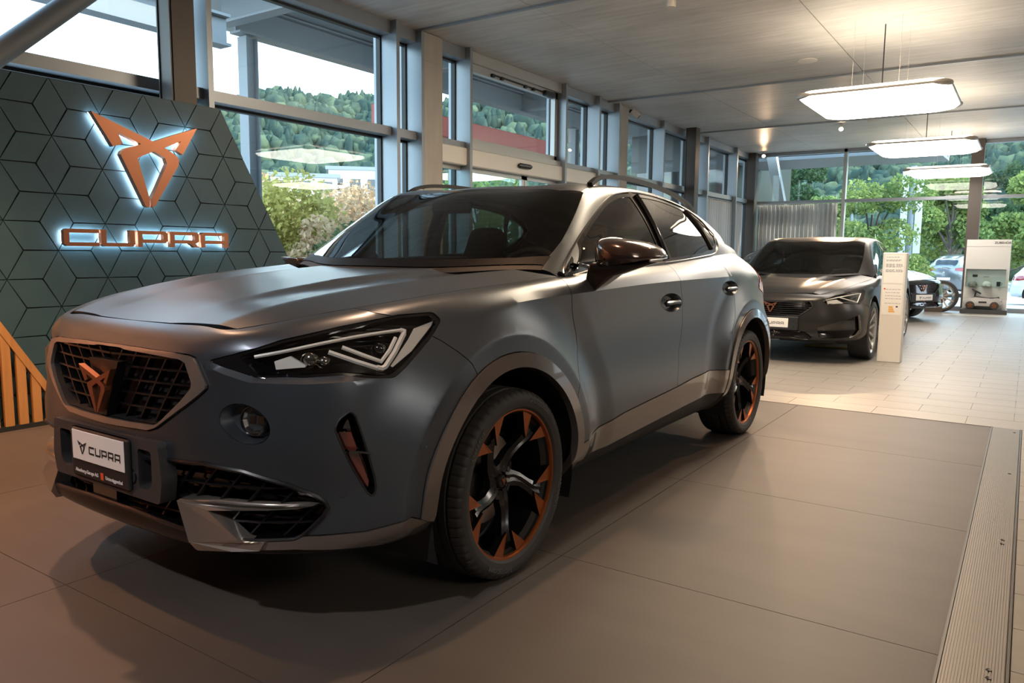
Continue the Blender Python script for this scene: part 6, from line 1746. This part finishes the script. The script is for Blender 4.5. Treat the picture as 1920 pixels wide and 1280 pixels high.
for y in (6.9, 10.6, 14.5, 19., 24.):
    mb = MB(); mb.box((-9.6, y-.1, 4.26), (-6.2, y+.1, 4.29)); mb.box((-9.6, y-.1, 4.62), (-6.2, y+.1, 4.65)); mb.box((-9.6, y-.015, 4.29), (-6.2, y+.015, 4.62))
    tag(mb.build('canopy_cross_beam', m_steelg), 'grey steel cross beam under the canopy roof outside', 'beam', 'canopy cross beams')
for px_, x in ((471, -9.6), (1075, -9.6)):
    p = at_x(px_, 300, x); mb = MB(); z1 = 4.2
    for a, b_ in (((-.1, -.1), (.1, -.085)), ((-.1, .085), (.1, .1)), ((-.012, -.085), (.012, .085))): mb.box((x+a[0], p.y+a[1], -.4), (x+b_[0], p.y+b_[1], z1))
    tag(mb.build('canopy_post', m_steelg), 'slim grey steel canopy post outside the broad left window' if px_ < 700 else 'slim grey steel canopy post outside the entrance', 'post')
# red fascia over the entrance drive
a = at_x(826, 218, -9); b_ = at_x(1025, 262, -9)
tag(MB().bbox((-9.3, 9.5, 3.24), (-9.0, 14.62, 3.60), .01).build('red_fascia', mat('red_fascia_panel', (.42, .055, .035), .45), None, recalc=True), 'long red fascia board outside above the entrance', 'fascia')
# slanted steel column and overhang behind the rear glass
p0 = at_y(1452, 290, 19.6); p1 = at_y(1498, 480, 19.6)
mb = MB(); mb.bar([p0+Vector((-.15, 0, .4)), p1+Vector((.0, 0, -.9))], .22, .22, (0, 1, 0)); tag(mb.build('slanted_column', mat('light_grey_steel', (.50, .52, .52), .5)), 'slanted light grey steel column outside the rear glass above the curtain', 'column')
ov = empty('rear_overhang', (0, 0, 0), 0, 'grey slatted roof overhang outside the rear glass wall', 'roof')
for k in range(8): MB().box((-6.6, 19.85+.36*k, 3.50+.01*k), (-1.9, 20.17+.36*k, 3.58+.01*k)).build('soffit_board', m_steelg, ov)
MB().box((-6.6, 19.85, 3.66), (-1.9, 22.8, 3.78)).build('roof_slab', m_steelg, ov)
# dark neighbouring wing behind the curtain corner
wg = empty('neighbour_wing', (0, 0, 0), 0, 'dark glazed building wing outside behind the curtain corner', 'building')
MB().box((-9.6, 20.2, -.3), (-6.65, 26, 5.0)).build('wall', mat('dark_facade', (.035, .04, .042), .3), wg)
for k in range(2): MB().box((-9.4+1.4*k, 20.17, .4), (-8.1+1.4*k, 20.2, 3.4)).build('window_pane', m_gblack, wg)
# banner mast, lamp post, barrier
bm_ = empty('banner_mast', (-3.55, 30, -.35), 0, 'white double banner mast standing outside the rear glass', 'mast')
MB().tube([(0, 0, 0), (0, 0, 4.6)], .09, 12).build('mast_pole', m_steelg, bm_, 40)
for x in (-.34, .12): MB().box((x, -.02, 1.6), (x+.22, .02, 4.5)).build('banner', m_whitep, bm_)
lp = empty('street_lamp', (*polar(math.radians(10.3), 58), .0), 0, 'slim street lamp outside among the trees', 'street lamp')
MB().tube([(0, 0, -1), (0, 0, 5.6)], .07, 8).build('lamp_post', m_steelg, lp); MB().bbox((-.1, -.5, 5.55), (.1, .1, 5.68), .03).build('lamp_head', m_white, lp)
# white buildings in the valley
def house(az, r, w, d, h, z, lab, nwin=4):
    rt = empty('house', (*polar(math.radians(az), r), z), math.radians(az), lab, 'building', 'white buildings in the valley')
    MB().box((-w/2, -d/2, -6), (w/2, d/2, h)).build('wall', m_hw, rt); MB().box((-w/2-.3, -d/2-.3, h), (w/2+.3, d/2+.3, h+.35)).build('roof', m_steelg, rt)
    for k in range(nwin):
        x = -w/2+w*(k+.5)/nwin; MB().box((x-.55, -d/2-.05, h*.45), (x+.55, -d/2+.02, h*.45+1.3)).build('window', m_gblack, rt)
m_hw = mat('white_render', (.78, .76, .72), .8)
def az_of(px_): d = ray(px_, 400); return math.degrees(math.atan2(-d.x, d.y))
house(az_of(572), 78, 6.0, 6, 3.0, 5.0, 'white flat-roofed house in the valley above the autumn trees', 3)
house(az_of(700), 85, 9.0, 6, 4.0, 5.5, 'long white building in the valley beside the first concrete column', 5)
house(az_of(612), 45, 3.6, 3, 2.2, .2, 'low white block behind the autumn trees, added for pale reflections in the glass', 2)  # solid stand-in for the blurred white reflections in the window
house(az_of(880), 46, 8.0, 5, 3.4, .5, 'white building outside seen through the sliding entrance door', 4)
# terrace of dry ground on the slope
